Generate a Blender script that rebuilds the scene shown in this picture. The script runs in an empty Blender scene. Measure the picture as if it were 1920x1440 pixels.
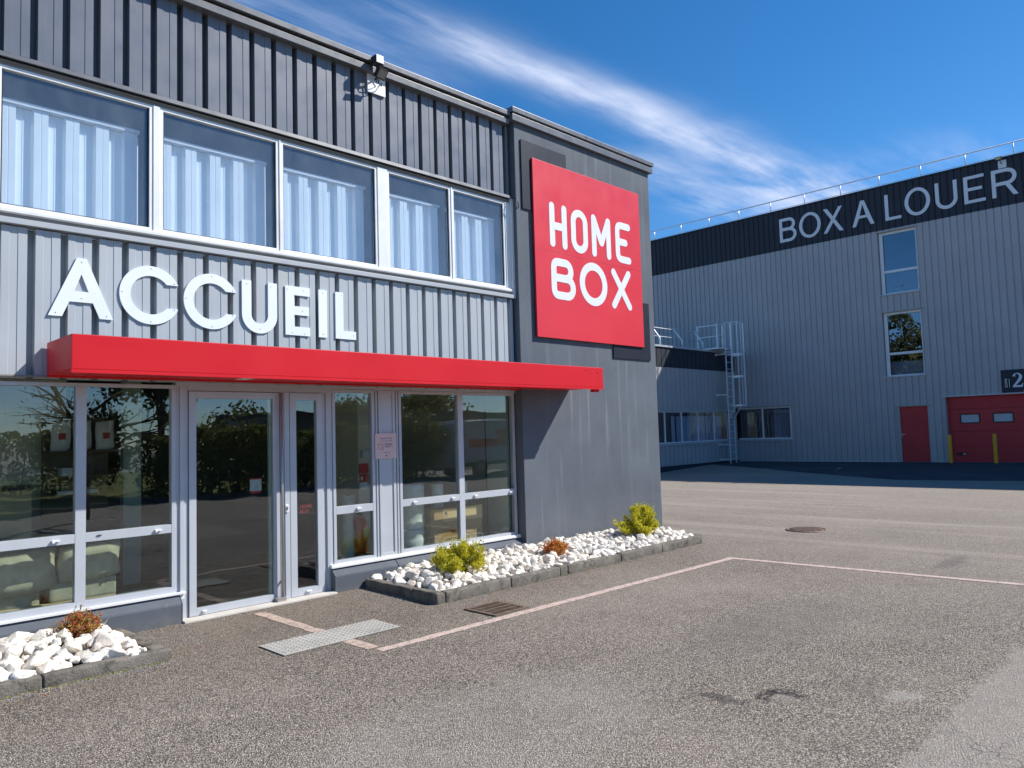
import bpy, bmesh, math, random
from mathutils import Vector, Matrix, noise
from mathutils.geometry import tessellate_polygon
R = math.radians
rng = random.Random(7)
S = bpy.context.scene

# ------------------------------------------------------------------ camera
YAW, PITCH, ROLL, FPX = R(44.7605), R(3.7394), R(-1.7071), 1418.09
fw = Vector((math.cos(PITCH)*math.cos(YAW), math.cos(PITCH)*math.sin(YAW), math.sin(PITCH)))
r0 = fw.cross(Vector((0, 0, 1))).normalized(); u0 = r0.cross(fw)
rt = math.cos(ROLL)*r0 + math.sin(ROLL)*u0; up = -math.sin(ROLL)*r0 + math.cos(ROLL)*u0
cd = bpy.data.cameras.new('camera'); cam = bpy.data.objects.new('camera', cd)
S.collection.objects.link(cam); S.camera = cam
cam.matrix_world = Matrix(((rt.x, up.x, -fw.x, 0), (rt.y, up.y, -fw.y, 0), (rt.z, up.z, -fw.z, 1.65), (0, 0, 0, 1)))
cd.sensor_fit = 'HORIZONTAL'; cd.sensor_width = 36; cd.lens = FPX/1920*36; cd.clip_start = 0.05; cd.clip_end = 3000

# ------------------------------------------------------------------ light
SUN = Vector((0.78, -0.63, 0.93)).normalized()
EL = math.asin(SUN.z); ROT = math.atan2(SUN.x, SUN.y)
sl = bpy.data.lights.new('sun', 'SUN'); so = bpy.data.objects.new('sun', sl); S.collection.objects.link(so)
sl.energy = 5.0; sl.angle = R(0.53); sl.color = (1.0, 0.965, 0.91)
so.rotation_euler = (-SUN).to_track_quat('-Z', 'Y').to_euler()
W = bpy.data.worlds.new('World'); S.world = W; W.use_nodes = True
S.view_settings.view_transform = 'Standard'; S.view_settings.look = 'None'
S.view_settings.exposure = 0.28; S.view_settings.gamma = 1.0; S.view_settings.use_curve_mapping = False
try:
    S.cycles.max_bounces = 8; S.cycles.transparent_max_bounces = 16
    S.cycles.caustics_reflective = False
except Exception:
    pass

class NT:
    """small node helper"""
    def __init__(s, nt): s.nt = nt; s.n = nt.nodes; s.l = nt.links
    def add(s, t, **kw):
        n = s.n.new(t)
        for k, v in kw.items(): setattr(n, k, v)
        return n
    def put(s, sock, v):
        if isinstance(v, bpy.types.NodeSocket): s.l.new(v, sock)
        elif v is not None:
            if isinstance(v, (tuple, list)) and len(v) == 3 and sock.type == 'RGBA': v = (*v, 1)
            sock.default_value = v
    def math(s, op, a, b=None, c=None, clamp=False):
        n = s.add('ShaderNodeMath', operation=op); n.use_clamp = clamp
        s.put(n.inputs[0], a)
        if b is not None: s.put(n.inputs[1], b)
        if c is not None: s.put(n.inputs[2], c)
        return n.outputs[0]
    def mix(s, f, a, b, blend='MIX'):
        n = s.add('ShaderNodeMix', data_type='RGBA', blend_type=blend)
        s.put(n.inputs[0], f); s.put(n.inputs[6], a); s.put(n.inputs[7], b)
        return n.outputs[2]
    def noise(s, vec, scale, detail=4, rough=.55):
        n = s.add('ShaderNodeTexNoise'); s.put(n.inputs['Vector'], vec)
        n.inputs['Scale'].default_value = scale; n.inputs['Detail'].default_value = detail; n.inputs['Roughness'].default_value = rough
        return n.outputs['Fac']
    def map(s, vec, loc=(0, 0, 0), rot=(0, 0, 0), sc=(1, 1, 1)):
        n = s.add('ShaderNodeMapping'); s.put(n.inputs[0], vec)
        n.inputs[1].default_value = loc; n.inputs[2].default_value = rot; n.inputs[3].default_value = sc
        return n.outputs[0]
    def rng(s, v, a, b, c=0., d=1., smooth=False):
        n = s.add('ShaderNodeMapRange'); n.clamp = True
        if smooth: n.interpolation_type = 'SMOOTHSTEP'
        s.put(n.inputs[0], v)
        for i, x in enumerate((a, b, c, d)): n.inputs[i+1].default_value = x
        return n.outputs[0]
    def geo(s): return s.add('ShaderNodeNewGeometry').outputs['Position']
    def sep(s, v):
        n = s.add('ShaderNodeSeparateXYZ'); s.put(n.inputs[0], v); return n.outputs

# sky: Nishita with thin cirrus streaks laid out on a high cloud plane
w = NT(W.node_tree); w.n.clear()
out = w.add('ShaderNodeOutputWorld'); bg = w.add('ShaderNodeBackground')
sky = w.add('ShaderNodeTexSky', sky_type='NISHITA'); sky.sun_disc = False
sky.sun_elevation = EL; sky.sun_rotation = ROT; sky.air_density = 0.9; sky.dust_density = 0.1; sky.ozone_density = 3.5; sky.altitude = 300
hs = w.add('ShaderNodeHueSaturation'); hs.inputs['Saturation'].default_value = 1.30; hs.inputs['Value'].default_value = 1.32
w.l.new(sky.outputs[0], hs.inputs['Color'])
tc = w.add('ShaderNodeTexCoord').outputs['Generated']
sx, sy, sz = w.sep(tc)
zc = w.math('MAXIMUM', sz, 0.04)
cx = w.math('DIVIDE', sx, zc); cy = w.math('DIVIDE', sy, zc)
cv = w.add('ShaderNodeCombineXYZ'); w.put(cv.inputs[0], cx); w.put(cv.inputs[1], cy)
P = cv.outputs[0]
warp = w.noise(w.map(P, sc=(.9, .9, 1)), 1.0, 2)
cyw = w.math('ADD', cy, w.math('MULTIPLY', w.math('SUBTRACT', warp, .5), .35))
def band(y0, wid, x0, x1, x2, x3, wgrow=0.0):
    ww = w.math('ADD', w.math('MULTIPLY', w.math('SUBTRACT', cx, x0), wgrow), wid)
    ww = w.math('MAXIMUM', ww, .03)
    t = w.math('DIVIDE', w.math('SUBTRACT', cyw, y0), ww)
    g = w.math('EXPONENT', w.math('MULTIPLY', w.math('MULTIPLY', t, t), -1.0))
    a = w.rng(cx, x0, x1, 0, 1, True); b = w.rng(cx, x2, x3, 1, 0, True)
    return w.math('MULTIPLY', g, w.math('MULTIPLY', a, b))
fine = w.noise(w.map(P, rot=(0, 0, R(-14)), sc=(1.1, 5.0, 1)), 2.2, 9, .62)
soft = w.noise(w.map(P, sc=(.8, 1.8, 1)), 2.0, 4, .55)
tex = w.math('ADD', w.math('MULTIPLY', fine, .44), w.math('MULTIPLY', soft, .62))
def dens(b, k, lo=.42, hi=.78): return w.math('MULTIPLY', w.math('MULTIPLY', b, w.rng(tex, lo, hi, 0, 1, True)), k)
d = dens(band(1.34, .040, .85, 1.3, 3.2, 4.6, .055), 1.0, .30, .74)
for bb in ((band(1.66, .13, 1.9, 2.4, 2.9, 4.2, .03), .5, .36, .75), (band(1.6, .2, .2, .7, 1.0, 1.6), .55, .35, .8), (band(.82, .22, 2.6, 3.3, 4.6, 7.), .3, .4, .75), (band(1.15, .13, 2.6, 3.4, 4.5, 8.), .4, .4, .75)):
    d = w.math('ADD', d, dens(*bb))
far = w.math('MULTIPLY', w.rng(w.noise(w.map(P, sc=(.35, 1.2, 1), rot=(0, 0, .5)), 1.1, 6, .6), .55, .85, 0, 1, True), .35)
amb = w.math('MULTIPLY', far, w.rng(cyw, -.4, -1.6, 0, 1))
d = w.math('ADD', d, amb)
hz = w.rng(sz, .02, .10)
d = w.math('MULTIPLY', w.math('MINIMUM', d, .9), hz)
lowsky = w.mix(w.rng(sz, .02, .34, .8, 0, True), hs.outputs[0], w.mix(1.0, hs.outputs[0], (.74, .90, 1.14), 'MULTIPLY'))
col = w.mix(d, lowsky, (6.6, 7.4, 9.4))
w.l.new(col, bg.inputs[0]); bg.inputs[1].default_value = 0.095
w.l.new(bg.outputs[0], out.inputs[0])

# ------------------------------------------------------------------ materials
M = {}
def mat(name, col, rough=.6, metal=0., var=.08, vscale=2., streak=0., streak_col=None, bump=0., bscale=60., spec=.5, coat=0., spots=None, grime=None):
    m = bpy.data.materials.new(name); m.use_nodes = True
    t = NT(m.node_tree); b = t.n['Principled BSDF']
    pos = t.geo()
    c = tuple(col)
    f = t.noise(pos, vscale, 5)
    lo = tuple(x*(1-var) for x in c); hi = tuple(min(1, x*(1+var)) for x in c)
    cc = t.mix(t.rng(f, .3, .7), lo, hi)
    if streak:
        sc = streak_col or tuple(min(1, x*1.9) for x in c)
        s1 = t.noise(t.map(pos, sc=(5., 5., .22)), 1.6, 4, .6)
        s2 = t.noise(pos, .9, 3)
        s = t.math('MULTIPLY', t.rng(s1, .52, .75, 0, 1, True), t.rng(s2, .35, .65))
        cc = t.mix(t.math('MULTIPLY', s, streak), cc, sc)
    if spots:
        s = t.rng(t.noise(pos, spots[0], 6, .7), spots[1], spots[1]+.08)
        cc = t.mix(t.math('MULTIPLY', s, spots[3] if len(spots) > 3 else .7), cc, spots[2])
    if grime:
        z = t.sep(pos)[2]
        g = t.math('MULTIPLY', t.rng(z, grime[0], grime[1], 1, 0), t.rng(t.noise(pos, 6, 5), .3, .7))
        cc = t.mix(t.math('MULTIPLY', g, .6), cc, grime[2])
    t.l.new(cc, b.inputs['Base Color'])
    rr = t.rng(t.noise(pos, vscale*3, 4), .3, .7, max(.02, rough-.07), min(1, rough+.07)); t.l.new(rr, b.inputs['Roughness'])
    b.inputs['Metallic'].default_value = metal; b.inputs['Specular IOR Level'].default_value = spec
    b.inputs['Coat Weight'].default_value = coat
    if bump:
        bn = t.add('ShaderNodeBump'); bn.inputs['Strength'].default_value = 1.0; bn.inputs['Distance'].default_value = bump
        t.l.new(t.noise(pos, bscale, 4, .6), bn.inputs['Height']); t.l.new(bn.outputs[0], b.inputs['Normal'])
    M[name] = m; return m
mat('dark_clad', (.142, .156, .190), .38, .0, .10, 1.3, .25, (.22, .22, .22), .0008, 3)
mat('light_clad', (.42, .445, .47), .42, .0, .06, 1.5, .5, (.50, .47, .36), .0008, 3)
mat('trim_dark', (.13, .135, .15), .35, .0, .08, 2, .3)
mat('groove', (.07, .072, .08), .6)
mat('alu', (.80, .80, .79), .36, .05, .06, 3, .35, (.48, .44, .37))
mat('alu_grey', (.52, .545, .58), .36, .15, .04, 3)
mat('alu_dark', (.24, .21, .18), .5, .1, .1, 3)
mat('white_plastic', (.78, .78, .78), .4)
mat('tower', (.113, .130, .154), .8, 0, .16, 1.1, .85, (.25, .26, .275), .0035, 45, .3, grime=(0.1, .9, (.16, .155, .15)))
mat('plinth', (.10, .115, .135), .7, 0, .12, 3, .2, (.2, .2, .2), .002, 60, .3, spots=(14, .66, (.3, .3, .3), .5), grime=(0, .12, (.2, .18, .15)))
mat('red', (.64, .014, .022), .42, 0, .06, .9, .16, (.55, .05, .05), .0008, 2, .25, 0)
mat('sign_red', (.70, .030, .042), .38, 0, .04, .8, .1, (.6, .08, .1), .0005, 1.5)
mat('sign_dark', (.016, .019, .032), .5, 0, .06, .8, spec=.25)
mat('white', (.80, .81, .83), .4, 0, .03, 3)
mat('letter_white', (.82, .85, .88), .42, 0, .03, 4)
mat('screw', (.15, .15, .16), .4, .5)
mat('sheet', (.88, .905, .92), .4, 0, .04, 2, .3, (.80, .84, .87))
mat('interior', (.62, .60, .50), .8, 0, .05, 1)
mat('interior_green', (.45, .55, .48), .8, 0, .05, 1)
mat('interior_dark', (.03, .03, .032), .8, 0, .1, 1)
mat('floor', (.05, .043, .04), .5, 0, .1, 2)
mat('concrete', (.30, .285, .26), .9, 0, .2, 4, 0, None, .006, 70, .2, spots=(9, .60, (.12, .115, .10), .55))
mat('kerb', (.21, .188, .158), .95, 0, .30, 7, 0, None, .010, 90, .15, spots=(9, .52, (.085, .08, .062), .75))
mat('threshold', (.62, .58, .52), .9, 0, .1, 5, 0, None, .004, 60, .2, spots=(7, .6, (.35, .32, .27), .6))
mat('soil', (.09, .07, .05), 1, 0, .3, 9, 0, None, .01, 60, .1)
mat('galv', (.80, .82, .84), .4, .25, .1, 6)
mat('steel', (.45, .42, .39), .35, .6, .1, 8)
mat('black', (.012, .012, .014), .45)
mat('black_metal', (.03, .03, .033), .5, .3)
mat('rust', (.20, .145, .11), .75, .3, .35, 14, 0, None, .002, 120, .3)
mat('sofa', (.42, .42, .31), .95, 0, .14, 12, 0, None, .004, 90, .1)
mat('wood', (.55, .43, .25), .6, 0, .1, 8)
mat('shelf', (.14, .10, .07), .6, 0, .1, 5)
mat('card', (.50, .34, .18), .85, 0, .07, 4, 0, None, .001, 50, .2)
mat('card_light', (.72, .54, .30), .8, 0, .05, 4)
mat('ink', (.04, .03, .03), .7)
mat('bubble', (.66, .74, .70), .3, 0, .12, 10, 0, None, .006, 70, .5)
mat('ext_red', (.55, .02, .025), .3, 0, .05, 4)
mat('pink', (.80, .58, .56), .6, 0, .02, 4)
mat('pink_red', (.55, .10, .10), .6)
mat('tactile', (.40, .385, .345), .75, 0, .12, 5, 0, None, .003, 60, .3, spots=(11, .56, (.24, .22, .19), .6))
mat('yellow', (.85, .38, .02), .5, 0, .1, 6, 0, None, .001, 20, .4, spots=(9, .66, (.25, .18, .05), .5))
mat('door_red', (.56, .026, .034), .5, 0, .07, 1.2, .15, (.32, .04, .05))
mat('shade_clad', (.43, .415, .415), .45, .0, .06, .8, .3, (.42, .41, .39))
mat('navy_clad', (.038, .042, .054), .6, .0, .08, .8, .15, spec=.25)
mat('louer', (.74, .76, .79), .5, 0, .04, 3)
mat('curtain', (.55, .56, .55), .9, 0, .1, 4)
mat('van', (.62, .63, .64), .25, 0, .03, 2, coat=.3)
mat('grass', (.20, .20, .05), .9, 0, .35, 3, 0, None, .03, 30, .2)
mat('tyre', (.02, .02, .02), .8)
mat('roof_felt', (.12, .12, .12), .9)
mat('bark', (.11, .085, .06), .9, 0, .3, 10, 0, None, .01, 40, .2)
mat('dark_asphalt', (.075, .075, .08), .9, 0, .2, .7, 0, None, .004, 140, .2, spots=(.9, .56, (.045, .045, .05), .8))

def leaf(name, cols, rough=.5):
    m = bpy.data.materials.new(name); m.use_nodes = True; t = NT(m.node_tree); b = t.n['Principled BSDF']
    ri = t.add('ShaderNodeNewGeometry').outputs['Random Per Island']
    r = t.add('ShaderNodeValToRGB'); t.l.new(ri, r.inputs[0]); cr = r.color_ramp
    cr.elements[0].color = (*cols[0], 1); cr.elements[1].color = (*cols[-1], 1)
    for i, c in enumerate(cols[1:-1]): e = cr.elements.new((i+1)/(len(cols)-1)); e.color = (*c, 1)
    t.l.new(r.outputs[0], b.inputs['Base Color']); b.inputs['Roughness'].default_value = rough
    tr = t.add('ShaderNodeBsdfTranslucent'); t.l.new(r.outputs[0], tr.inputs[0])
    ms = t.add('ShaderNodeMixShader'); ms.inputs[0].default_value = .45
    t.l.new(b.outputs[0], ms.inputs[1]); t.l.new(tr.outputs[0], ms.inputs[2])
    t.l.new(ms.outputs[0], t.n['Material Output'].inputs[0]); M[name] = m
leaf('leaf_yellow', [(.42, .46, .02), (.70, .64, .03), (.80, .66, .05), (.26, .34, .03), (.76, .70, .06), (.72, .60, .04)])
leaf('leaf_red', [(.16, .22, .04), (.60, .10, .07), (.62, .36, .08), (.30, .34, .07), (.66, .16, .10)])
leaf('leaf_orange', [(.45, .13, .04), (.66, .14, .05), (.70, .36, .07), (.45, .40, .07)])
leaf('leaf_hedge', [(.07, .10, .03), (.15, .18, .045), (.26, .26, .07), (.10, .13, .04)])
leaf('leaf_tree', [(.10, .12, .04), (.20, .20, .06), (.14, .16, .045), (.24, .22, .08)])

def glass(name, tint, k=2.0, rough=0.0, wav=.0, dirt_haze=0.):
    m = bpy.data.materials.new(name); m.use_nodes = True; t = NT(m.node_tree); t.n.remove(t.n['Principled BSDF'])
    tr = t.add('ShaderNodeBsdfTransparent'); tr.inputs[0].default_value = (*tint, 1)
    gl = t.add('ShaderNodeBsdfGlossy'); gl.inputs['Roughness'].default_value = rough; gl.inputs[0].default_value = (.93, .96, 1, 1)
    ge = t.add('ShaderNodeNewGeometry')
    dp = t.add('ShaderNodeVectorMath', operation='DOT_PRODUCT'); t.l.new(ge.outputs['Incoming'], dp.inputs[0]); t.l.new(ge.outputs['Normal'], dp.inputs[1])
    cs = t.math('ABSOLUTE', dp.outputs['Value'])
    if wav:
        bn = t.add('ShaderNodeBump'); bn.inputs['Distance'].default_value = wav; t.l.new(t.noise(t.geo(), 1.4, 2), bn.inputs['Height'])
        t.l.new(bn.outputs[0], gl.inputs['Normal']); 
    f = t.math('ADD', k, t.math('MULTIPLY', t.math('POWER', t.math('SUBTRACT', 1.0, cs), 5.0), 1-k), clamp=True)
    ms = t.add('ShaderNodeMixShader'); t.l.new(f, ms.inputs[0]); t.l.new(tr.outputs[0], ms.inputs[1]); t.l.new(gl.outputs[0], ms.inputs[2])
    o = ms.outputs[0]
    if dirt_haze:
        df = t.add('ShaderNodeBsdfDiffuse'); df.inputs[0].default_value = (.6, .68, .76, 1)  # dirt plus a pale blue haze put in to lighten the dark panes
        dm = t.math('MULTIPLY', t.rng(t.noise(t.map(t.geo(), sc=(1, 1, .6)), 3.0, 6, .65), .05, .95), dirt_haze)
        m2 = t.add('ShaderNodeMixShader'); t.l.new(dm, m2.inputs[0]); t.l.new(o, m2.inputs[1]); t.l.new(df.outputs[0], m2.inputs[2]); o = m2.outputs[0]
    t.l.new(o, t.n['Material Output'].inputs[0]); M[name] = m
glass('glass_low', (.91, .94, .91), .078, wav=.002)
glass('glass_up', (.93, .97, 1.0), .07, wav=.0006, dirt_haze=.12)
glass('glass_far', (.72, .78, .85), .12, wav=.004)

def asphalt():
    m = bpy.data.materials.new('asphalt'); m.use_nodes = True; t = NT(m.node_tree); b = t.n['Principled BSDF']
    pos = t.geo(); X, Y, Z = t.sep(pos)
    v = t.add('ShaderNodeTexVoronoi'); t.put(v.inputs['Vector'], t.map(pos, sc=(1, 1, .6))); v.inputs['Scale'].default_value = 118; v.inputs['Randomness'].default_value = 1
    v2 = t.add('ShaderNodeTexVoronoi'); t.put(v2.inputs['Vector'], pos); v2.inputs['Scale'].default_value = 170
    rc = t.sep(v.outputs['Color'])[0]; rc2 = t.sep(v2.outputs['Color'])[1]
    r = t.add('ShaderNodeValToRGB'); t.l.new(rc, r.inputs[0]); cr = r.color_ramp; cr.interpolation = 'LINEAR'
    cr.elements[0].color = (.045, .034, .026, 1); cr.elements[1].color = (1.0, .885, .72, 1)
    for p, c in ((.2, (.125, .098, .076)), (.5, (.39, .328, .258)), (.8, (.68, .585, .465))): e = cr.elements.new(p); e.color = (*c, 1)
    cc = t.mix(.22, r.outputs[0], t.mix(rc2, (.09, .074, .062), (.55, .475, .41)))
    # pits between stones
    pit = t.rng(v.outputs['Distance'], .35, .75, 0, 1)
    cc = t.mix(t.math('MULTIPLY', pit, .95), cc, (.020, .017, .014))
    # wear: broad tone, tyre lanes, stains
    big = t.noise(pos, .33, 4, .6); mid = t.noise(pos, 1.7, 5, .65)
    cc = t.mix(t.rng(big, .3, .7), cc, t.mix(.34, cc, (.52, .44, .365)))
    cc = t.mix(t.math('MULTIPLY', t.rng(mid, .52, .72), .45), cc, t.mix(1.0, cc, (.62, .60, .60), 'MULTIPLY'))
    lane = t.noise(t.map(pos, rot=(0, 0, R(12)), sc=(1.5, .10, 1)), 1.0, 4, .55)
    cc = t.mix(t.math('MULTIPLY', t.rng(lane, .50, .68, 0, 1, True), t.rng(X, 6, 13, .12, .6)), cc, (.49, .41, .335))
    tar = t.rng(t.noise(t.map(pos, sc=(1.2, .45, 1)), 2.3, 6, .7), .665, .72)
    cc = t.mix(t.math('MULTIPLY', tar, .7), cc, (.055, .05, .05))
    # browner run-off zone beside the entrance and kerbs
    ent = t.math('MULTIPLY', t.rng(Y, 4.9, 6.2), t.rng(X, 10.5, 8.5))
    cc = t.mix(t.math('MULTIPLY', ent, .38), cc, t.mix(1.0, cc, (.48, .43, .39), 'MULTIPLY'))
    farx = t.rng(X, 6, 20)
    cc = t.mix(t.math('MULTIPLY', farx, .55), cc, (.46, .385, .315))
    # pothole drawn in colour: broken dark half rim, paler middle
    def blob(x, y, rx, ry, n=2.4, k=.28):
        dx = t.math('DIVIDE', t.math('SUBTRACT', X, x), rx); dy = t.math('DIVIDE', t.math('SUBTRACT', Y, y), ry)
        q = t.math('SQRT', t.math('ADD', t.math('MULTIPLY', dx, dx), t.math('MULTIPLY', dy, dy)))
        q = t.math('ADD', q, t.math('MULTIPLY', t.math('SUBTRACT', t.noise(pos, 11, 8, .78), .5), n)); q = t.math('ADD', q, t.math('MULTIPLY', t.math('SUBTRACT', rc, .5), .5))
        return t.rng(q, 1-k, 1+k, 1, 0, True)
    dx = t.math('DIVIDE', t.math('SUBTRACT', X, 4.46), .125); dy = t.math('DIVIDE', t.math('SUBTRACT', Y, 2.20), .10)
    q = t.math('SQRT', t.math('ADD', t.math('MULTIPLY', dx, dx), t.math('MULTIPLY', dy, dy)))
    q = t.math('ADD', q, t.math('MULTIPLY', t.math('SUBTRACT', t.noise(pos, 14, 7, .8), .5), 3.0))
    ring = t.rng(t.math('ABSOLUTE', t.math('SUBTRACT', q, 1.0)), .55, .20, 0, 1)
    ring = t.math('MULTIPLY', t.math('MULTIPLY', ring, t.rng(t.math('ADD', dx, dy), -.9, .1)), t.rng(t.noise(pos, 26, 5, .7), .42, .50))
    cc = t.mix(t.math('MULTIPLY', ring, .92), cc, (.012, .011, .012))
    cc = t.mix(t.math('MULTIPLY', blob(4.22, 2.46, .06, .16, 3.6), .55), cc, (.04, .038, .04))
    cc = t.mix(t.math('MULTIPLY', blob(4.45, 2.18, .07, .06, 2.0, .5), .35), cc, (.34, .31, .28))
    cc = t.mix(t.math('MULTIPLY', blob(4.95, 1.66, .11, .08, 5.5, .3), .32), cc, (.62, .57, .51))
    cc = t.mix(t.math('MULTIPLY', blob(9.9, 2.7, .5, .12, 3.), .4), cc, (.09, .085, .085))
    cc = t.mix(t.math('MULTIPLY', blob(6.0, 3.0, 1.2, .5, 2.2), .25), cc, (.13, .12, .115))
    cc = t.mix(t.math('MULTIPLY', blob(3.0, 3.2, 1.1, .6, 2.4), .25), cc, (.45, .41, .37))
    # old lighter repair in the near right corner, with fine cracks
    edge = t.math('ADD', t.math('MULTIPLY', t.math('SUBTRACT', t.noise(pos, 2.6, 8, .7), .5), .34), t.math('MULTIPLY', t.math('SUBTRACT', rc, .5), .05))
    pm = t.math('MULTIPLY', t.rng(t.math('ADD', Y, edge), 1.375, 1.355), t.math('MULTIPLY', t.rng(t.math('ADD', X, edge), 3.88, 3.90), t.rng(X, 6.6, 6.4)))
    slab = t.mix(.45, (.46, .41, .355), cc)
    ve = t.add('ShaderNodeTexVoronoi', feature='DISTANCE_TO_EDGE'); ve.inputs['Scale'].default_value = 3.2
    wp = t.add('ShaderNodeVectorMath', operation='ADD'); t.l.new(pos, wp.inputs[0])
    nz = t.add('ShaderNodeTexNoise'); nz.inputs['Scale'].default_value = 5; t.l.new(pos, nz.inputs['Vector'])
    sc_ = t.add('ShaderNodeVectorMath', operation='SCALE'); sc_.inputs['Scale'].default_value = .35; t.l.new(nz.outputs['Color'], sc_.inputs[0]); t.l.new(sc_.outputs[0], wp.inputs[1])
    t.l.new(wp.outputs[0], ve.inputs['Vector'])
    crack = t.math('MULTIPLY', t.rng(ve.outputs['Distance'], .026, .006), t.rng(t.noise(pos, 1.9, 3), .45, .6))
    slab = t.mix(t.math('MULTIPLY', crack, .7), slab, (.08, .07, .06))
    cc = t.mix(t.math('MULTIPLY', pm, .9), cc, slab)
    t.l.new(cc, b.inputs['Base Color']); b.inputs['Roughness'].default_value = .86; b.inputs['Specular IOR Level'].default_value = .35
    h = t.math('MULTIPLY', t.math('SUBTRACT', 1.0, v.outputs['Distance']), .8)
    h = t.math('ADD', h, t.math('MULTIPLY', rc, .45)); h = t.math('ADD', h, t.math('MULTIPLY', t.math('SUBTRACT', 1.0, v2.outputs['Distance']), .2))
    h = t.math('ADD', h, t.math('MULTIPLY', t.noise(pos, 22, 3), .8))
    bn = t.add('ShaderNodeBump'); bn.inputs['Distance'].default_value = .011; bn.inputs['Strength'].default_value = 1
    t.l.new(h, bn.inputs['Height']); t.l.new(bn.outputs[0], b.inputs['Normal'])
    M['asphalt'] = m
asphalt()
def paint(name, col, cover=.5, under=(.2, .18, .16)):
    m = bpy.data.materials.new(name); m.use_nodes = True; t = NT(m.node_tree); b = t.n['Principled BSDF']; pos = t.geo()
    v = t.add('ShaderNodeTexVoronoi'); t.put(v.inputs['Vector'], pos); v.inputs['Scale'].default_value = 85
    n = t.noise(pos, 16, 6, .7)
    f = t.math('ADD', n, t.math('MULTIPLY', v.outputs['Distance'], .35))
    c = t.mix(t.rng(t.sep(v.outputs['Color'])[0], 0, 1), tuple(x*.86 for x in col), tuple(min(1, x*1.1) for x in col))
    c = t.mix(t.rng(f, cover, cover+.16), c, under)
    t.l.new(c, b.inputs['Base Color']); b.inputs['Roughness'].default_value = .85
    bn = t.add('ShaderNodeBump'); bn.inputs['Distance'].default_value = .005
    t.l.new(t.math('SUBTRACT', 1.0, v.outputs['Distance']), bn.inputs['Height']); t.l.new(bn.outputs[0], b.inputs['Normal']); M[name] = m
paint('pink_paint', (.62, .475, .40), .70)
paint('orange_paint', (.60, .45, .36), .66)
paint('white_paint', (.42, .42, .42), .62, (.12, .12, .12))
paint('old_white', (.55, .53, .50), .60)
paint('concrete_patch', (.335, .31, .28), .78, (.22, .20, .18))
def stone_mat():
    m = bpy.data.materials.new('stone'); m.use_nodes = True; t = NT(m.node_tree); b = t.n['Principled BSDF']; pos = t.geo()
    oi = t.add('ShaderNodeObjectInfo').outputs['Random']
    c = t.mix(oi, (.80, .70, .57), (.86, .82, .74))
    c = t.mix(t.math('MULTIPLY', t.rng(t.noise(pos, 14, 6, .65), .52, .72), .5), c, (.52, .49, .46))
    c = t.mix(t.math('MULTIPLY', t.rng(t.noise(pos, 7, 4, .6), .6, .72), .4), c, (.62, .48, .33))
    t.l.new(c, b.inputs['Base Color']); b.inputs['Roughness'].default_value = .8; b.inputs['Specular IOR Level'].default_value = .3
    bn = t.add('ShaderNodeBump'); bn.inputs['Distance'].default_value = .012
    t.l.new(t.noise(pos, 34, 6, .65), bn.inputs['Height']); t.l.new(bn.outputs[0], b.inputs['Normal']); M['stone'] = m
stone_mat()

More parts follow.
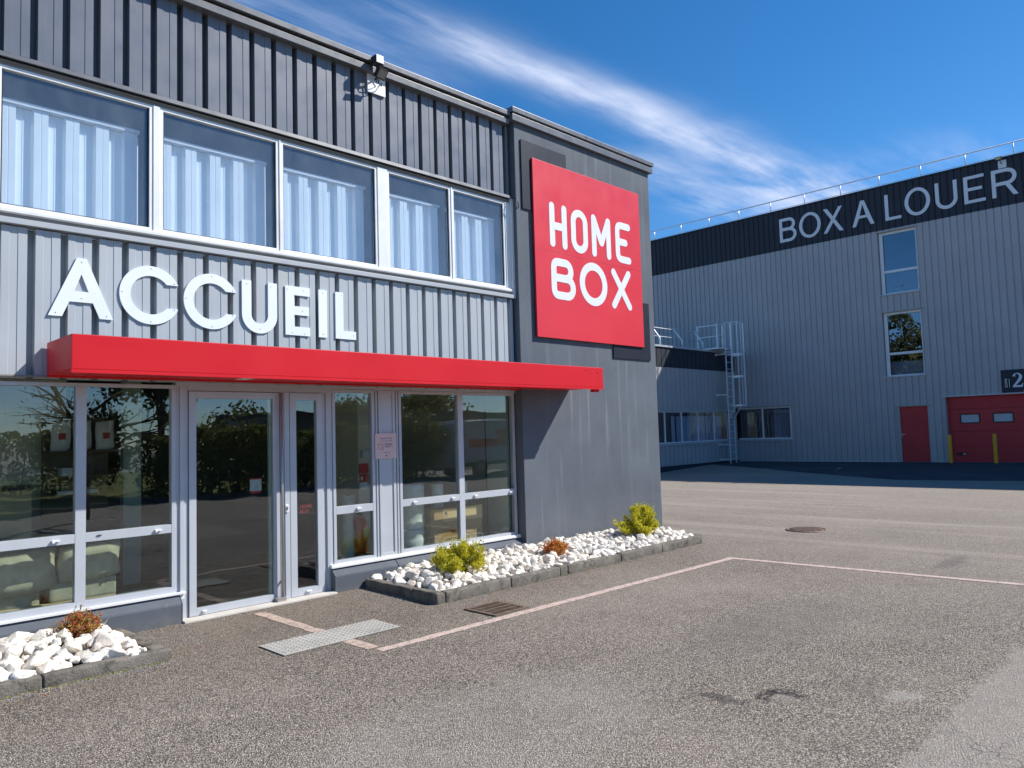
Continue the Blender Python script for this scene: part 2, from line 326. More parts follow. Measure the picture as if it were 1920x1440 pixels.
# ------------------------------------------------------------------ building blocks
C = S.collection
class MB:
    def __init__(s): s.v = []; s.f = []; s.sm = []
    def add(s, vs, fs, smooth=False):
        o = len(s.v); s.v += [tuple(v) for v in vs]
        for f in fs: s.f.append(tuple(i+o for i in f)); s.sm.append(smooth)
        return s
    def box(s, x0, x1, y0, y1, z0, z1):
        if x0 > x1: x0, x1 = x1, x0
        if y0 > y1: y0, y1 = y1, y0
        if z0 > z1: z0, z1 = z1, z0
        vs = [(x, y, z) for x in (x0, x1) for y in (y0, y1) for z in (z0, z1)]
        return s.add(vs, [(0, 1, 3, 2), (4, 6, 7, 5), (0, 4, 5, 1), (2, 3, 7, 6), (0, 2, 6, 4), (1, 5, 7, 3)])
    def bar(s, a, b, w, h=None, upv=(0, 0, 1)):
        a = Vector(a); b = Vector(b); h = h or w; d = (b-a).normalized(); upv = Vector(upv)
        if abs(d.dot(upv)) > .95: upv = Vector((1, 0, 0))
        x = d.cross(upv).normalized()*w/2; y = x.cross(d).normalized()*h/2
        vs = [p+i*x+j*y for p in (a, b) for i, j in ((-1, -1), (1, -1), (1, 1), (-1, 1))]
        return s.add(vs, [(3, 2, 1, 0), (4, 5, 6, 7)]+[(i, (i+1) % 4, 4+(i+1) % 4, 4+i) for i in range(4)])
    def tube(s, pts, r, n=8, r2=None, closed=False):
        pts = [Vector(p) for p in pts]; N = len(pts); rings = []
        ref = Vector((0, 0, 1))
        for i, p in enumerate(pts):
            if closed: d = (pts[(i+1) % N]-pts[i-1]).normalized()
            else: d = (pts[min(i+1, N-1)]-pts[max(i-1, 0)]).normalized()
            if abs(d.dot(ref)) > .97: ref = Vector((1, 0, 0)) if abs(d.x) < .9 else Vector((0, 1, 0))
            x = d.cross(ref).normalized(); y = x.cross(d)
            rr = r if r2 is None else r+(r2-r)*i/(N-1)
            rings.append([p+rr*(math.cos(2*math.pi*k/n)*x+math.sin(2*math.pi*k/n)*y) for k in range(n)])
        vs = [v for g in rings for v in g]; fs = []
        for i in range(N if closed else N-1):
            a = i*n; b = ((i+1) % N)*n
            fs += [(a+k, a+(k+1) % n, b+(k+1) % n, b+k) for k in range(n)]
        o = len(s.v); s.add(vs, fs, True)
        if not closed:
            s.add([], []); s.f.append(tuple(o+k for k in range(n))[::-1]); s.sm.append(False)
            s.f.append(tuple(o+(N-1)*n+k for k in range(n))); s.sm.append(False)
        return s
    def cyl(s, c, r, z0, z1, n=20, r2=None):
        return s.tube([(c[0], c[1], z0), (c[0], c[1], z1)], r, n, r2)
    def lathe(s, c, prof, n=20):
        vs = []; N = len(prof)
        for r, z in prof: vs += [(c[0]+r*math.cos(2*math.pi*k/n), c[1]+r*math.sin(2*math.pi*k/n), z) for k in range(n)]
        fs = [(i*n+k, i*n+(k+1) % n, (i+1)*n+(k+1) % n, (i+1)*n+k) for i in range(N-1) for k in range(n)]
        return s.add(vs, fs, True)
    def plate(s, loops, fn, d0, d1):
        """flat plate with holes; fn(u, v, d) -> world point; front face at d0, back at d1"""
        pl = [[Vector((u, v, 0)) for u, v in L] for L in loops]
        tri = tessellate_polygon(pl); flat = [p for L in loops for p in L]; n = len(flat)
        vs = [fn(u, v, d0) for u, v in flat]+[fn(u, v, d1) for u, v in flat]
        fs = [tuple(t) for t in tri]+[tuple(i+n for i in reversed(t)) for t in tri]
        o = 0
        for L in loops:
            m = len(L)
            for i in range(m): a = o+i; b = o+(i+1) % m; fs.append((a, b, b+n, a+n))
            o += m
        return s.add(vs, fs)
    def mesh(s, name, m=None, bevel=0.):
        me = bpy.data.meshes.new(name); me.from_pydata(s.v, [], s.f)
        me.polygons.foreach_set('use_smooth', s.sm)
        bm = bmesh.new(); bm.from_mesh(me)
        if bevel: bmesh.ops.bevel(bm, geom=[e for e in bm.edges if e.is_manifold and e.calc_face_angle(0) > .5], offset=bevel, segments=2, affect='EDGES', profile=.6)
        bmesh.ops.recalc_face_normals(bm, faces=bm.faces); bm.to_mesh(me); bm.free()
        if m: me.materials.append(M[m])
        return me
    def build(s, name, m, parent=None, bevel=0.): return link(name, s.mesh(name, m, bevel), parent)
def link(name, me, parent=None, loc=None, rot=None, scale=None):
    o = bpy.data.objects.new(name, me); C.objects.link(o)
    if loc is not None: o.location = loc
    if rot is not None: o.rotation_euler = rot
    if scale is not None: o.scale = scale
    if parent is not None:
        o.parent = parent
        o.matrix_parent_inverse = Matrix.Translation(-Vector(parent.location)) if parent.get('root') else Matrix.Identity(4)
    return o
def thing(name, loc, label, cat, group=None):
    o = bpy.data.objects.new(name, None); C.objects.link(o); o.location = loc; o['root'] = 1; o.empty_display_size = .1
    o['label'] = label; o['category'] = cat
    if group: o['group'] = group
    return o
def tag(o, label, cat, group=None):
    o['label'] = label; o['category'] = cat
    if group: o['group'] = group
    return o
def struct(o, kind='structure'): o['kind'] = kind; return o
FX = lambda u, v, d: (u, d, v)            # a facade that looks toward -Y: u is X
FY = lambda u, v, d: (d, -u, v)           # a facade that looks toward -X: u is -Y
def rect(a, b, c, d): return [(a, c), (b, c), (b, d), (a, d)]
def arc(cx, cz, r, a0, a1, n=24, rz=None):
    return [(cx+r*math.cos(R(a0+(a1-a0)*i/n)), cz+(rz or r)*math.sin(R(a0+(a1-a0)*i/n))) for i in range(n+1)]
def stroke(path, w, cap='flat', n=8):
    """outline of a centre line drawn with a pen of width w"""
    p = [Vector((*q, 0)) for q in path]; N = len(p); L = []; Rr = []
    for i in range(N):
        a = (p[i]-p[i-1]).normalized() if i else (p[1]-p[0]).normalized()
        b = (p[i+1]-p[i]).normalized() if i < N-1 else a
        t = (a+b).normalized(); nn = Vector((-t.y, t.x, 0)); k = 1/max(.35, t.dot(a))
        L.append(p[i]+nn*w/2*k); Rr.append(p[i]-nn*w/2*k)
    pts = [(v.x, v.y) for v in L]
    def capf(c, d):
        a0 = math.atan2(d.x, -d.y) if False else math.atan2(d.y, d.x)+math.pi/2
        return [(c.x+w/2*math.cos(a0-math.pi*i/n), c.y+w/2*math.sin(a0-math.pi*i/n)) for i in range(1, n)]
    if cap == 'round': pts += capf(p[-1], (p[-1]-p[-2]).normalized())
    pts += [(v.x, v.y) for v in reversed(Rr)]
    if cap == 'round': pts += capf(p[0], (p[0]-p[1]).normalized())
    return pts
def text(s, size, fn, u, v, d, m, name, parent, rot=0., align='LEFT', ext=.0012, sx=1.):
    cu = bpy.data.curves.new(name, 'FONT'); cu.body = s; cu.size = size; cu.align_x = align; cu.resolution_u = 3
    o = bpy.data.objects.new('tmp', cu); C.objects.link(o); dg = bpy.context.evaluated_depsgraph_get()
    me = bpy.data.meshes.new_from_object(o.evaluated_get(dg)); bpy.data.objects.remove(o); bpy.data.curves.remove(cu)
    c, sn = math.cos(rot), math.sin(rot)
    for vv in me.vertices:
        x, y = vv.co.x*sx, vv.co.y
        vv.co = fn(u+x*c-y*sn, v+x*sn+y*c, d)
    me.name = name; me.materials.clear(); me.materials.append(M[m]); me.update()
    return link(name, me, parent)

# ------------------------------------------------------------------ ground
def gz(x): t = min(max((x-20.5)/8, 0), 1); return .2*t*t*(3-2*t)
xs = [-400, -100, -20, 0, 10, 18, 20, 20.5]+[20.5+.4*i for i in range(1, 21)]+[30, 60, 400]
ys = [-400, -60, -20, 0, 20, 60, 400]
g = MB(); g.add([(x, y, gz(x)) for x in xs for y in ys], [(i*len(ys)+j, (i+1)*len(ys)+j, (i+1)*len(ys)+j+1, i*len(ys)+j+1) for i in range(len(xs)-1) for j in range(len(ys)-1)])
struct(g.build('ground', 'asphalt'))
def sheet(name, poly, m, dz=.004, kind='structure'):
    b = MB(); loops = [poly]; pl = [[Vector((x, y, 0)) for x, y in poly]]
    b.add([(x, y, gz(x)+dz) for x, y in poly], [tuple(t) for t in tessellate_polygon(pl)])
    o = b.build(name, m); o['kind'] = kind; return o
def line(name, pts, w, m, dz=.004, jit=.004, step=.06):
    """painted line with slightly ragged edges"""
    b = MB(); P2 = []
    for (a, c) in zip(pts[:-1], pts[1:]):
        n = max(2, int((Vector(c)-Vector(a)).length/step)); P2 += [Vector(a).lerp(Vector(c), i/n) for i in range(n)]
    P2.append(Vector(pts[-1])); L = []
    for i, p in enumerate(P2):
        t = (P2[min(i+1, len(P2)-1)]-P2[max(i-1, 0)]).normalized(); nn = Vector((-t.y, t.x))
        wa = w/2+rng.uniform(-jit, jit); wb = w/2+rng.uniform(-jit, jit)
        if 0 < i < len(P2)-1:
            d1 = (P2[i]-P2[i-1]).normalized(); k = 1/max(.5, t.dot(d1)); wa *= k; wb *= k
        for q in (p+nn*wa, p-nn*wb): L.append((q.x, q.y, gz(q.x)+dz))
    b.add(L, [(2*i, 2*i+1, 2*i+3, 2*i+2) for i in range(len(P2)-1)])
    return struct(b.build(name, m))
line('painted_line', [(3.485, 4.99), (4.5, 4.97), (6.5, 4.93), (8.75, 4.875), (8.83, 3.6), (8.95, 1.8), (9.1, -3)], .10, 'pink_paint', jit=.006)
line('painted_line', [(3.49, 6.98), (3.49, 5.08)], .11, 'orange_paint', .0035, .007)
line('painted_line', [(25.42, 12.95), (26.1, 10.3), (25.3, 10.15)], .08, 'white_paint', .009)
line('painted_line', [(22.66, 15.2), (21.9, 10.2), (21.25, 10.03)], .10, 'white_paint', .005)
line('painted_line', [(24.4, 15.1), (23.9, 13.55)], .09, 'white_paint', .009)
line('painted_line', [(22.85, 10.03), (23.57, 9.92)], .09, 'white_paint', .009)
line('painted_line', [(7.0, -4.2), (9.6, -3.3), (15., -4.0)], .1, 'old_white')
line('painted_line', [(7.2, -7.0), (8.5, -4.6), (9.5, -4.4)], .1, 'old_white', .005)
line('painted_line', [(12.5, -7.2), (15.3, -7.5), (18, -6.0)], .1, 'old_white')
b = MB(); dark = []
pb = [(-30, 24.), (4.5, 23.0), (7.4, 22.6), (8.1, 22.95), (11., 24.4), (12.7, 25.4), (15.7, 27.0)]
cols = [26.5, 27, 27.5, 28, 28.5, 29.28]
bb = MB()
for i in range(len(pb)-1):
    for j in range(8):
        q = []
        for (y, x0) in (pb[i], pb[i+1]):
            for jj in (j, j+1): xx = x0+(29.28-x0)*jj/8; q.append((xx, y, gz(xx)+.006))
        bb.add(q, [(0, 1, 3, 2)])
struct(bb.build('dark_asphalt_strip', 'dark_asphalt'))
pp = [(5.9, -.4), (5.86, .6), (5.72, 1.15), (5.6, 1.24), (5.42, 1.31), (5.15, 1.34), (4.9, 1.39), (4.72, 1.43), (4.5, 1.40), (4.3, 1.44), (4.1, 1.36), (3.92, 1.33), (3.6, 1.25), (3.2, 1.0), (3.0, .4), (3.1, -.4)]
pj = []
for i in range(len(pp)-1):
    a, c = pp[i], pp[i+1]
    for k in range(4): pj.append((a[0]+(c[0]-a[0])*k/4+rng.uniform(-.02, .02), a[1]+(c[1]-a[1])*k/4+rng.uniform(-.02, .02)))

# manhole
t = thing('manhole_cover', (11.72, 5.22, .004), 'round rusty manhole cover set in the asphalt', 'manhole')
MB().lathe((11.72, 5.22), [(.27, .005), (.27, .018), (.30, .018), (.31, .004)], 28).build('rim', 'rust', t)
m_ = MB(); m_.lathe((11.72, 5.22), [(0.0, .013), (.262, .013), (.264, .004)], 28)
m_.build('lid', 'rust', t)
s_ = MB()
for i in range(-4, 5):
    for j in range(-4, 5):
        if i*i+j*j < 18: s_.box(11.72+i*.055-.018, 11.72+i*.055+.018, 5.22+j*.055-.018, 5.22+j*.055+.018, .0135, .02)
o = s_.build('stud', 'rust', t); o['kind'] = 'stuff'
# drain grate
t = thing('drain_grate', (5.0, 5.27, .004), 'rusty rectangular drain grate beside the long kerb', 'drain grate')
x0, x1, y0, y1 = 4.79, 5.23, 5.05, 5.48
MB().box(x0, x1, y0, y0+.03, .002, .014).box(x0, x1, y1-.03, y1, .002, .014).box(x0, x0+.03, y0+.03, y1-.03, .002, .014).box(x1-.03, x1, y0+.03, y1-.03, .002, .014).build('frame', 'rust', t)
MB().box(x0+.03, x1-.03, y0+.03, y1-.03, .0015, .0045).build('pit', 'soil', t)
gm = MB().box(-.006, .006, y0+.03, y1-.03, .005, .013).mesh('bar', 'rust')
for i in range(13): link('bar', gm, t, (x0+.045+i*.0292, 0, 0))
gm2 = MB().box(x0+.03, x1-.03, -.008, .008, .0131, .0145).mesh('cross_bar', 'rust')
for yy in (5.17, 5.265, 5.36): link('cross_bar', gm2, t, (0, yy, 0))
# tactile plate
t = thing('tactile_plate', (3.47, 5.64, .004), 'pale studded tactile plate lying in front of the entrance', 'tactile plate')
MB().box(2.92, 4.02, 5.435, 5.85, .004, .011).build('plate', 'tactile', t, .002)
s_ = MB()
for i in range(22):
    for j in range(8): s_.lathe((2.965+i*.0482, 5.475+j*.0482), [(.0, .0165), (.009, .0155), (.014, .011)], 8)
o = s_.build('stud', 'tactile', t); o['kind'] = 'stuff'

# ------------------------------------------------------------------ cladding generator
def clad(parent, fn, face, u0, u1, z0, z1, pitch, prof, m, openings=(), off=0., name='cladding_panel', depth_dir=1, back=.03, seen=None):
    """one object per rib of sheet; prof: (u, depth) points across one pitch, depth 0 = proud face"""
    cache = {}; k = math.floor((u0-off)/pitch)
    stuffb = MB()
    while off+k*pitch < u1-1e-6:
        a = off+k*pitch; b_ = a+pitch; k += 1
        cuts = sorted({max(a, u0), min(b_, u1)}|{c for o in openings for c in o[:2] if max(a, u0)+.004 < c < min(b_, u1)-.004})
        for ca, cb in zip(cuts[:-1], cuts[1:]):
            if cb-ca < .004: continue
            mid = (ca+cb)/2; zz = [(z0, z1)]
            for (oa, ob, oz0, oz1) in openings:
                if oa < mid < ob:
                    nz = []
                    for (p, q) in zz:
                        if oz0 > p: nz.append((p, min(q, oz0)))
                        if oz1 < q: nz.append((max(p, oz1), q))
                    zz = [(p, q) for p, q in nz if q-p > .02]
            for p, q in zz:
                key = (round(ca-a, 3), round(cb-a, 3), round(p, 3), round(q, 3))
                inn = seen is None or (seen[0] <= mid <= seen[1])
                if key not in cache or not inn:
                    pts = clipprof(prof, ca-a, cb-a); vs = []
                    base = 0 if inn else a
                    for (uu, dd) in pts: vs += [fn(base+uu, p, face+dd*depth_dir), fn(base+uu, q, face+dd*depth_dir)]
                    n = len(pts)
                    fs = [(2*i, 2*i+1, 2*i+3, 2*i+2) for i in range(n-1)]
                    nb = len(vs); ub, ue = pts[0][0], pts[-1][0]
                    vs += [fn(base+ub, p, face+(back+.02)*depth_dir), fn(base+ue, p, face+(back+.02)*depth_dir), fn(base+ub, q, face+(back+.02)*depth_dir), fn(base+ue, q, face+(back+.02)*depth_dir)]
                    fs.append(tuple([2*i for i in range(n)][::-1]+[nb, nb+1])); fs.append(tuple([2*i+1 for i in range(n)]+[nb+3, nb+2]))
                    if not inn: stuffb.add(vs, fs); continue
                    mb = MB(); mb.add(vs, fs); cache[key] = mb.mesh(name, m)
                o0 = fn(0, 0, 0); o1 = fn(a, 0, 0); jx = rng.uniform(-.0012, .0012)
                link(name, cache[key], parent, (o1[0]-o0[0]+(jx if fn is FY else 0), o1[1]-o0[1]+(jx if fn is FX else 0), 0))
    if stuffb.v: o = stuffb.build(name, m, parent); o['kind'] = 'stuff'
def clipprof(prof, a, b):
    P_ = []
    def at(u):
        for (u0, d0), (u1, d1) in zip(prof[:-1], prof[1:]):
            if u0-1e-9 <= u <= u1+1e-9 and u1 > u0: return d0+(d1-d0)*(u-u0)/(u1-u0)
        return prof[-1][1]
    P_.append((a, at(a+1e-6))); P_ += [p for p in prof if a+1e-5 < p[0] < b-1e-5]; P_.append((b, at(b-1e-6)))
    return P_
PA = [(0, .10), (.053, .10), (.0555, 0), (.112, 0), (.1145, .0045), (.174, .0045), (.1755, 0), (.2410, 0), (.2455, .10)]

# ------------------------------------------------------------------ reception building
B1 = thing('reception_building', (4.5, 7.3, 0), 'reception building with grey ribbed cladding, window band and dark rendered end tower', 'building')
YW = 7.28
# shells (walls that close the volume)
MB().box(-3., -2.8, 7.3, 14, 0, 5.92).build('side_wall', 'light_clad', B1)
MB().box(-3, 10.4, 13.8, 14, 0, 5.92).build('rear_wall', 'light_clad', B1)
MB().box(-3, 10.4, 7.42, 14, 5.80, 5.92).build('roof', 'roof_felt', B1)
MB().box(-2.8, 7.38, 7.36, 7.40, 2.24, 3.50).box(-2.8, 7.38, 7.36, 7.40, 4.90, 5.80).build('backing_wall', 'groove', B1)
MB().box(-2.8, 7.40, 7.40, 13.8, 2.62, 3.46).build('ceiling', 'interior', B1)
MB().box(-2.8, 7.40, 7.30, 13.8, -.1, .012).build('interior_floor', 'floor', B1)
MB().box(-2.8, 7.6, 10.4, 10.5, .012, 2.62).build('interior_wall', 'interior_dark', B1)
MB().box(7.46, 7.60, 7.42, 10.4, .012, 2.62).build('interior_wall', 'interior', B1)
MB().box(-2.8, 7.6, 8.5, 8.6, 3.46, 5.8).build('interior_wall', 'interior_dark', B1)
# pale walls seen inside, left
MB().box(-1.5, 2.55, 9.75, 9.85, .012, 2.62).build('interior_wall', 'interior', B1)
MB().box(3.12, 3.32, 9.60, 9.70, .012, 2.62).build('interior_wall', 'interior_green', B1)
MB().box(5.23, 5.46, 7.86, 8.6, .012, 2.62).build('interior_pillar', 'interior', B1)
MB().box(7.36, 7.46, 7.42, 7.85, .012, 2.62).build('interior_pillar', 'interior_green', B1)
# cladding
clad(B1, FX, 7.23, -2.8, 7.345, 4.95, 5.925, .2455, PA, 'dark_clad', off=1.597, back=.108, seen=(.8, 9))
clad(B1, FX, 7.23, -2.8, 7.345, 2.225, 3.485, .2455, PA, 'light_clad', off=1.597, back=.108, seen=(.8, 9))
# top edge
MB().box(-2.8, 7.30, 7.145, 7.35, 5.925, 6.0).build('fascia_strip', 'trim_dark', B1, .004)
MB().box(-2.8, 7.30, 7.19, 7.36, 6.0, 6.035).build('fascia_recess', 'groove', B1)
MB().box(-2.8, 7.30, 7.12, 7.75, 6.035, 6.10).build('coping', 'trim_dark', B1, .005)
# drip ledges and upper window surrounds
MB().add([(x, y, z) for x in (-2.8, 7.36) for y, z in ((7.30, 4.95), (7.20, 4.935), (7.195, 4.895), (7.21, 4.892), (7.215, 4.925), (7.30, 4.93))], [(i, (i+1) % 6, 6+(i+1) % 6, 6+i) for i in range(6)]+[(0, 1, 2, 3, 4, 5), (11, 10, 9, 8, 7, 6)]).build('drip_ledge', 'trim_dark', B1)
MB().box(-2.8, 7.345, 7.245, 7.33, 4.842, 4.892).box(-2.8, 7.345, 7.232, 7.245, 4.866, 4.880).build('window_head', 'alu_dark', B1)
MB().box(-2.8, 7.35, 7.215, 7.33, 3.585, 3.632).box(-2.8, 7.35, 7.200, 7.215, 3.592, 3.622).build('window_sill', 'alu', B1, .003)
MB().box(-2.8, 7.36, 7.185, 7.33, 3.497, 3.545).build('drip_ledge', 'light_clad', B1, .003)
MB().box(-2.8, 7.36, 7.225, 7.33, 3.545, 3.585).build('window_sill', 'alu_dark', B1)
MB().box(7.345, 7.385, 7.20, 7.33, 3.50, 4.895).build('window_jamb', 'alu', B1)
def frame(mb, x0, x1, z0, z1, w, y0, y1, mull=(), rails=()):
    """verticals full height, horizontals butted between"""
    vs = [(x0, x0+w)]+list(mull)+[(x1-w, x1)]
    for a, c in vs: mb.box(a, c, y0, y1, z0, z1)
    for (a, c), (a2, c2) in zip(vs[:-1], vs[1:]):
        mb.box(c, a2, y0+.001, y1-.001, z0, z0+w); mb.box(c, a2, y0+.001, y1-.001, z1-w, z1)
        for r0_, r1_ in rails: mb.box(c, a2, y0+.001, y1-.001, r0_, r1_)
    return mb
up_w = [(-1.2, .02), (.13, 1.335), (1.365, 2.605), (2.665, 3.888), (3.905, 5.145), (5.285, 6.284), (6.302, 7.262)]
corr = [(0, 0), (.05, 0), (.052, .003), (.058, .003), (.06, 0), (.110, 0), (.122, .055), (.168, .055), (.170, .050), (.178, .050), (.18, .055), (.232, .055), (.2455, 0)]
for i, (a, c) in enumerate(up_w):
    f = frame(MB(), a, c, 3.632, 4.842, .033, 7.245, 7.30).build('window', 'alu', B1, .003)
    MB().box(a+.033, c-.033, 7.272, 7.278, 3.665, 4.809).build('pane', 'glass_up', f)
    MB().box(a+.033, a+.045, 7.262, 7.272, 3.665, 4.809).box(c-.045, c-.033, 7.262, 7.272, 3.665, 4.809).box(a+.045, c-.045, 7.262, 7.272, 3.665, 3.675).build('gasket', 'black', f)
for (a, c) in [(u0_[1], u1_[0]) for u0_, u1_ in zip(up_w[:-1], up_w[1:])]+[(7.262, 7.345)]:
    MB().box(a, c, 7.235, 7.30, 3.632, 4.842).build('mullion', 'alu', B1, .003)
# metal sheets standing behind the upper glass
for i, (a, c) in enumerate(up_w[1:]):
    n = int((c-a-.12)/.2455); wd = (c-a-.10)
    k = 0; u = a+.06
    while u < c-.08:
        ww = min(.2455, c-.06-u)
        vs = []; pr = clipprof(corr, 0, ww-1e-4)
        for uu, dd in pr: vs += [(u+uu, 7.405+dd, 3.50), (u+uu, 7.405+dd, 4.585)]
        MB().add(vs, [(2*j, 2*j+1, 2*j+3, 2*j+2) for j in range(len(pr)-1)]).build('backing_sheet', 'sheet', B1)
        u += .2455
    MB().box(a+.05, c-.07, 7.385, 7.46, 4.588, 4.620).build('sheet_rail', 'white', B1)
# ground floor frames
gl = lambda mb, x0, x1, z0, z1, par, m='glass_low': MB().box(x0, x1, 7.300, 7.308, z0, z1).build('pane', m, par)
def latch(x, z, par):
    MB().box(x-.03, x+.03, 7.248, 7.270, z-.008, z+.008).box(x-.03, x-.012, 7.24, 7.248, z-.016, z+.006).build('latch', 'white_plastic', par, .002)
# left window
f = MB(); f.box(-2.8, 2.823, 7.27, 7.34, .268, .327); f.box(-2.8, 2.823, 7.27, 7.34, 2.168, 2.20)
for a, c in ((.22, .30), (1.10, 1.18), (1.978, 2.062), (2.785, 2.823)): f.box(a, c, 7.27, 7.34, .327, 2.168)
for a, c in ((-2.8, .22), (.30, 1.10), (1.18, 1.978), (2.062, 2.785)): f.box(a, c, 7.272, 7.34, .824, .902)
f = f.build('window', 'alu_grey', B1, .003)
for a, c in ((-2.8, .22), (.30, 1.10), (1.18, 1.978), (2.062, 2.785)):
    gl(None, a, c, .327, .824, f); gl(None, a, c, .902, 2.168, f)
latch(1.83, .862, f); latch(2.66, .862, f); latch(1.0, .862, f)
MB().box(2.15, 2.185, 7.262, 7.272, .868, .875).build('vent_slot', 'black', f)
MB().box(-2.8, 2.90, 7.225, 7.27, .252, .272).box(-2.8, 2.90, 7.262, 7.3, .20, .252).build('sill', 'alu', B1, .002)
# jamb left of the door
MB().box(2.823, 2.86, 7.285, 7.36, .0, 2.2).box(2.86, 2.90, 7.265, 7.36, .0, 2.2).box(2.90, 2.938, 7.28, 7.36, .0, 2.2).build('door_jamb', 'alu_grey', B1, .002)
MB().box(2.823, 7.38, 7.262, 7.36, 2.2, 2.235).box(2.938, 4.51, 7.275, 7.36, 2.15, 2.2).build('door_head', 'alu_grey', B1, .002)
MB().box(-2.8, 7.38, 7.20, 7.30, 2.2355, 2.2485).build('soffit_trim', 'alu_dark', B1)
# entrance door
dr = frame(MB(), 2.944, 3.872, .022, 2.145, .068, 7.262, 7.32).build('door', 'alu_grey', B1, .003)
MB().box(3.012, 3.804, 7.288, 7.296, .09, 2.077).build('pane', 'glass_low', dr)
MB().box(3.775, 3.80, 7.30, 7.33, .09, 2.077).build('glass_edge', 'interior_green', dr)
MB().box(3.06, 3.10, 7.24, 7.262, .052, .066).build('latch', 'white_plastic', dr, .002)
MB().tube([(3.874, 7.215, .03), (3.874, 7.215, 2.14)], .013, 10).box(3.868, 3.880, 7.225, 7.262, .2, .22).box(3.868, 3.880, 7.225, 7.262, 1.95, 1.97).build('pull_bar', 'steel', dr)
MB().box(3.80, 3.90, 7.19, 7.262, .012, .06).build('floor_stop', 'steel', dr, .004)
# blank sticker frame on the door glass (the coded square itself is left out)
MB().box(3.565, 3.688, 7.2975, 7.299, 1.145, 1.262).build('sticker', 'alu_grey', dr)
MB().box(3.560, 3.693, 7.2975, 7.299, 1.262, 1.276).box(3.575, 3.68, 7.2975, 7.299, 1.122, 1.145).build('sticker_border', 'ext_red', dr)
MB().box(3.886, 3.93, 7.27, 7.36, .0, 2.15).box(3.93, 3.985, 7.26, 7.36, .0, 2.15).build('door_post', 'alu_grey', B1, .002)
h = MB().box(3.925, 3.962, 7.242, 7.26, .905, .985).build('lock', 'white', B1, .006)
MB().box(3.937, 3.950, 7.232, 7.242, .93, .965).build('keyhole', 'alu_dark', h, .002)
sd = frame(MB(), 3.992, 4.385, .022, 2.147, .075, 7.262, 7.32).build('side_door', 'alu_grey', B1, .003)
MB().box(4.067, 4.31, 7.288, 7.296, .097, 2.072).build('pane', 'glass_low', sd)
MB().box(4.16, 4.22, 7.24, 7.262, .055, .069).build('latch', 'white_plastic', sd, .002)
text('HOME\nBOX', .05, FX, 4.12, .925, 7.298, 'door_red', 'sticker_lettering', sd)
MB().box(4.388, 4.43, 7.285, 7.36, .0, 2.15).box(4.43, 4.47, 7.265, 7.36, .0, 2.15).box(4.47, 4.508, 7.28, 7.36, 0, 2.15).build('door_post', 'alu_grey', B1, .002)
# window beside the door
f = frame(MB(), 4.511, 5.064, .285, 2.197, .036, 7.27, 7.34, rails=[(.820, .905)]).build('window', 'alu_grey', B1, .003)
gl(None, 4.547, 5.028, .321, .820, f); gl(None, 4.547, 5.028, .905, 2.161, f); latch(4.83, .866, f)
# solid infill panel
MB().box(5.067, 5.082, 7.285, 7.36, .285, 2.2).box(5.082, 5.10, 7.268, 7.36, .285, 2.2).box(5.10, 5.117, 7.285, 7.36, .285, 2.2).build('mullion', 'alu_grey', B1)
MB().box(5.355, 5.372, 7.285, 7.36, .285, 2.2).box(5.372, 5.392, 7.268, 7.36, .285, 2.2).box(5.392, 5.409, 7.285, 7.36, .285, 2.2).build('mullion', 'alu_grey', B1)
f = frame(MB(), 5.120, 5.352, .290, 2.197, .034, 7.265, 7.33).build('infill_panel', 'alu_grey', B1, .002)
MB().box(5.154, 5.318, 7.278, 7.32, .324, 2.163).build('panel_face', 'alu_grey', f)
# right window
f = frame(MB(), 5.412, 7.362, .290, 2.197, .036, 7.27, 7.34, mull=[(6.338, 6.424)], rails=[(.827, .907)]).build('window', 'alu_grey', B1, .003)
for a, c in ((5.448, 6.338), (6.424, 7.326)): gl(None, a, c, .326, .827, f); gl(None, a, c, .907, 2.161, f)
for x in (5.62, 6.22, 6.60, 7.24): latch(x, .868, f)
MB().box(4.455, 7.378, 7.225, 7.27, .252, .272).box(4.455, 7.378, 7.235, 7.3, .272, .290).box(4.49, 7.378, 7.262, 7.3, .20, .252).build('sill', 'alu', B1, .002)
# plinths
def plinth(x0, x1):
    pr = [(7.18, -.05), (7.18, .175), (7.235, .225), (7.255, .252), (7.42, .252), (7.42, -.05)]
    n = len(pr)
    return MB().add([(x, y, z) for x in (x0, x1) for y, z in pr], [(i, (i+1) % n, n+(i+1) % n, n+i) for i in range(n)]+[tuple(range(n)), tuple(range(2*n-1, n-1, -1))])
plinth(-2.8, 2.846).build('plinth', 'plinth', B1, .006); plinth(4.462, 5.3).build('plinth', 'plinth', B1, .006); plinth(5.304, 7.385).build('plinth', 'plinth', B1, .006)
MB().box(2.848, 4.460, 7.13, 7.40, -.05, .018).build('threshold', 'threshold', B1, .006)
# tower
MB().box(7.385, 10.62, 7.14, 7.9, -.1, 5.975).build('tower', 'tower', B1, .008)
MB().box(7.5, 10.62, 7.9, 14, -.1, 5.975).build('tower_body', 'tower', B1)
MB().box(7.31, 10.68, 7.085, 8.0, 5.975, 6.065).build('tower_fascia', 'trim_dark', B1, .004)
MB().box(7.33, 10.67, 7.11, 8.0, 6.065, 6.09).build('tower_fascia_recess', 'groove', B1)
MB().box(7.30, 8.9, 7.07, 8.1, 6.09, 6.16).build('coping', 'trim_dark', B1, .006)
MB().box(8.904, 10.2, 7.07, 8.1, 6.09, 6.16).build('coping', 'trim_dark', B1, .006)
MB().box(10.204, 10.70, 7.07, 8.1, 6.09, 6.16).build('coping', 'trim_dark', B1, .006)
MB().tube([(7.37, 7.17, 4.9), (7.38, 7.12, 4.88), (7.41, 7.12, 4.80), (7.42, 7.13, 4.76)], .006, 6).build('cable', 'black', B1)
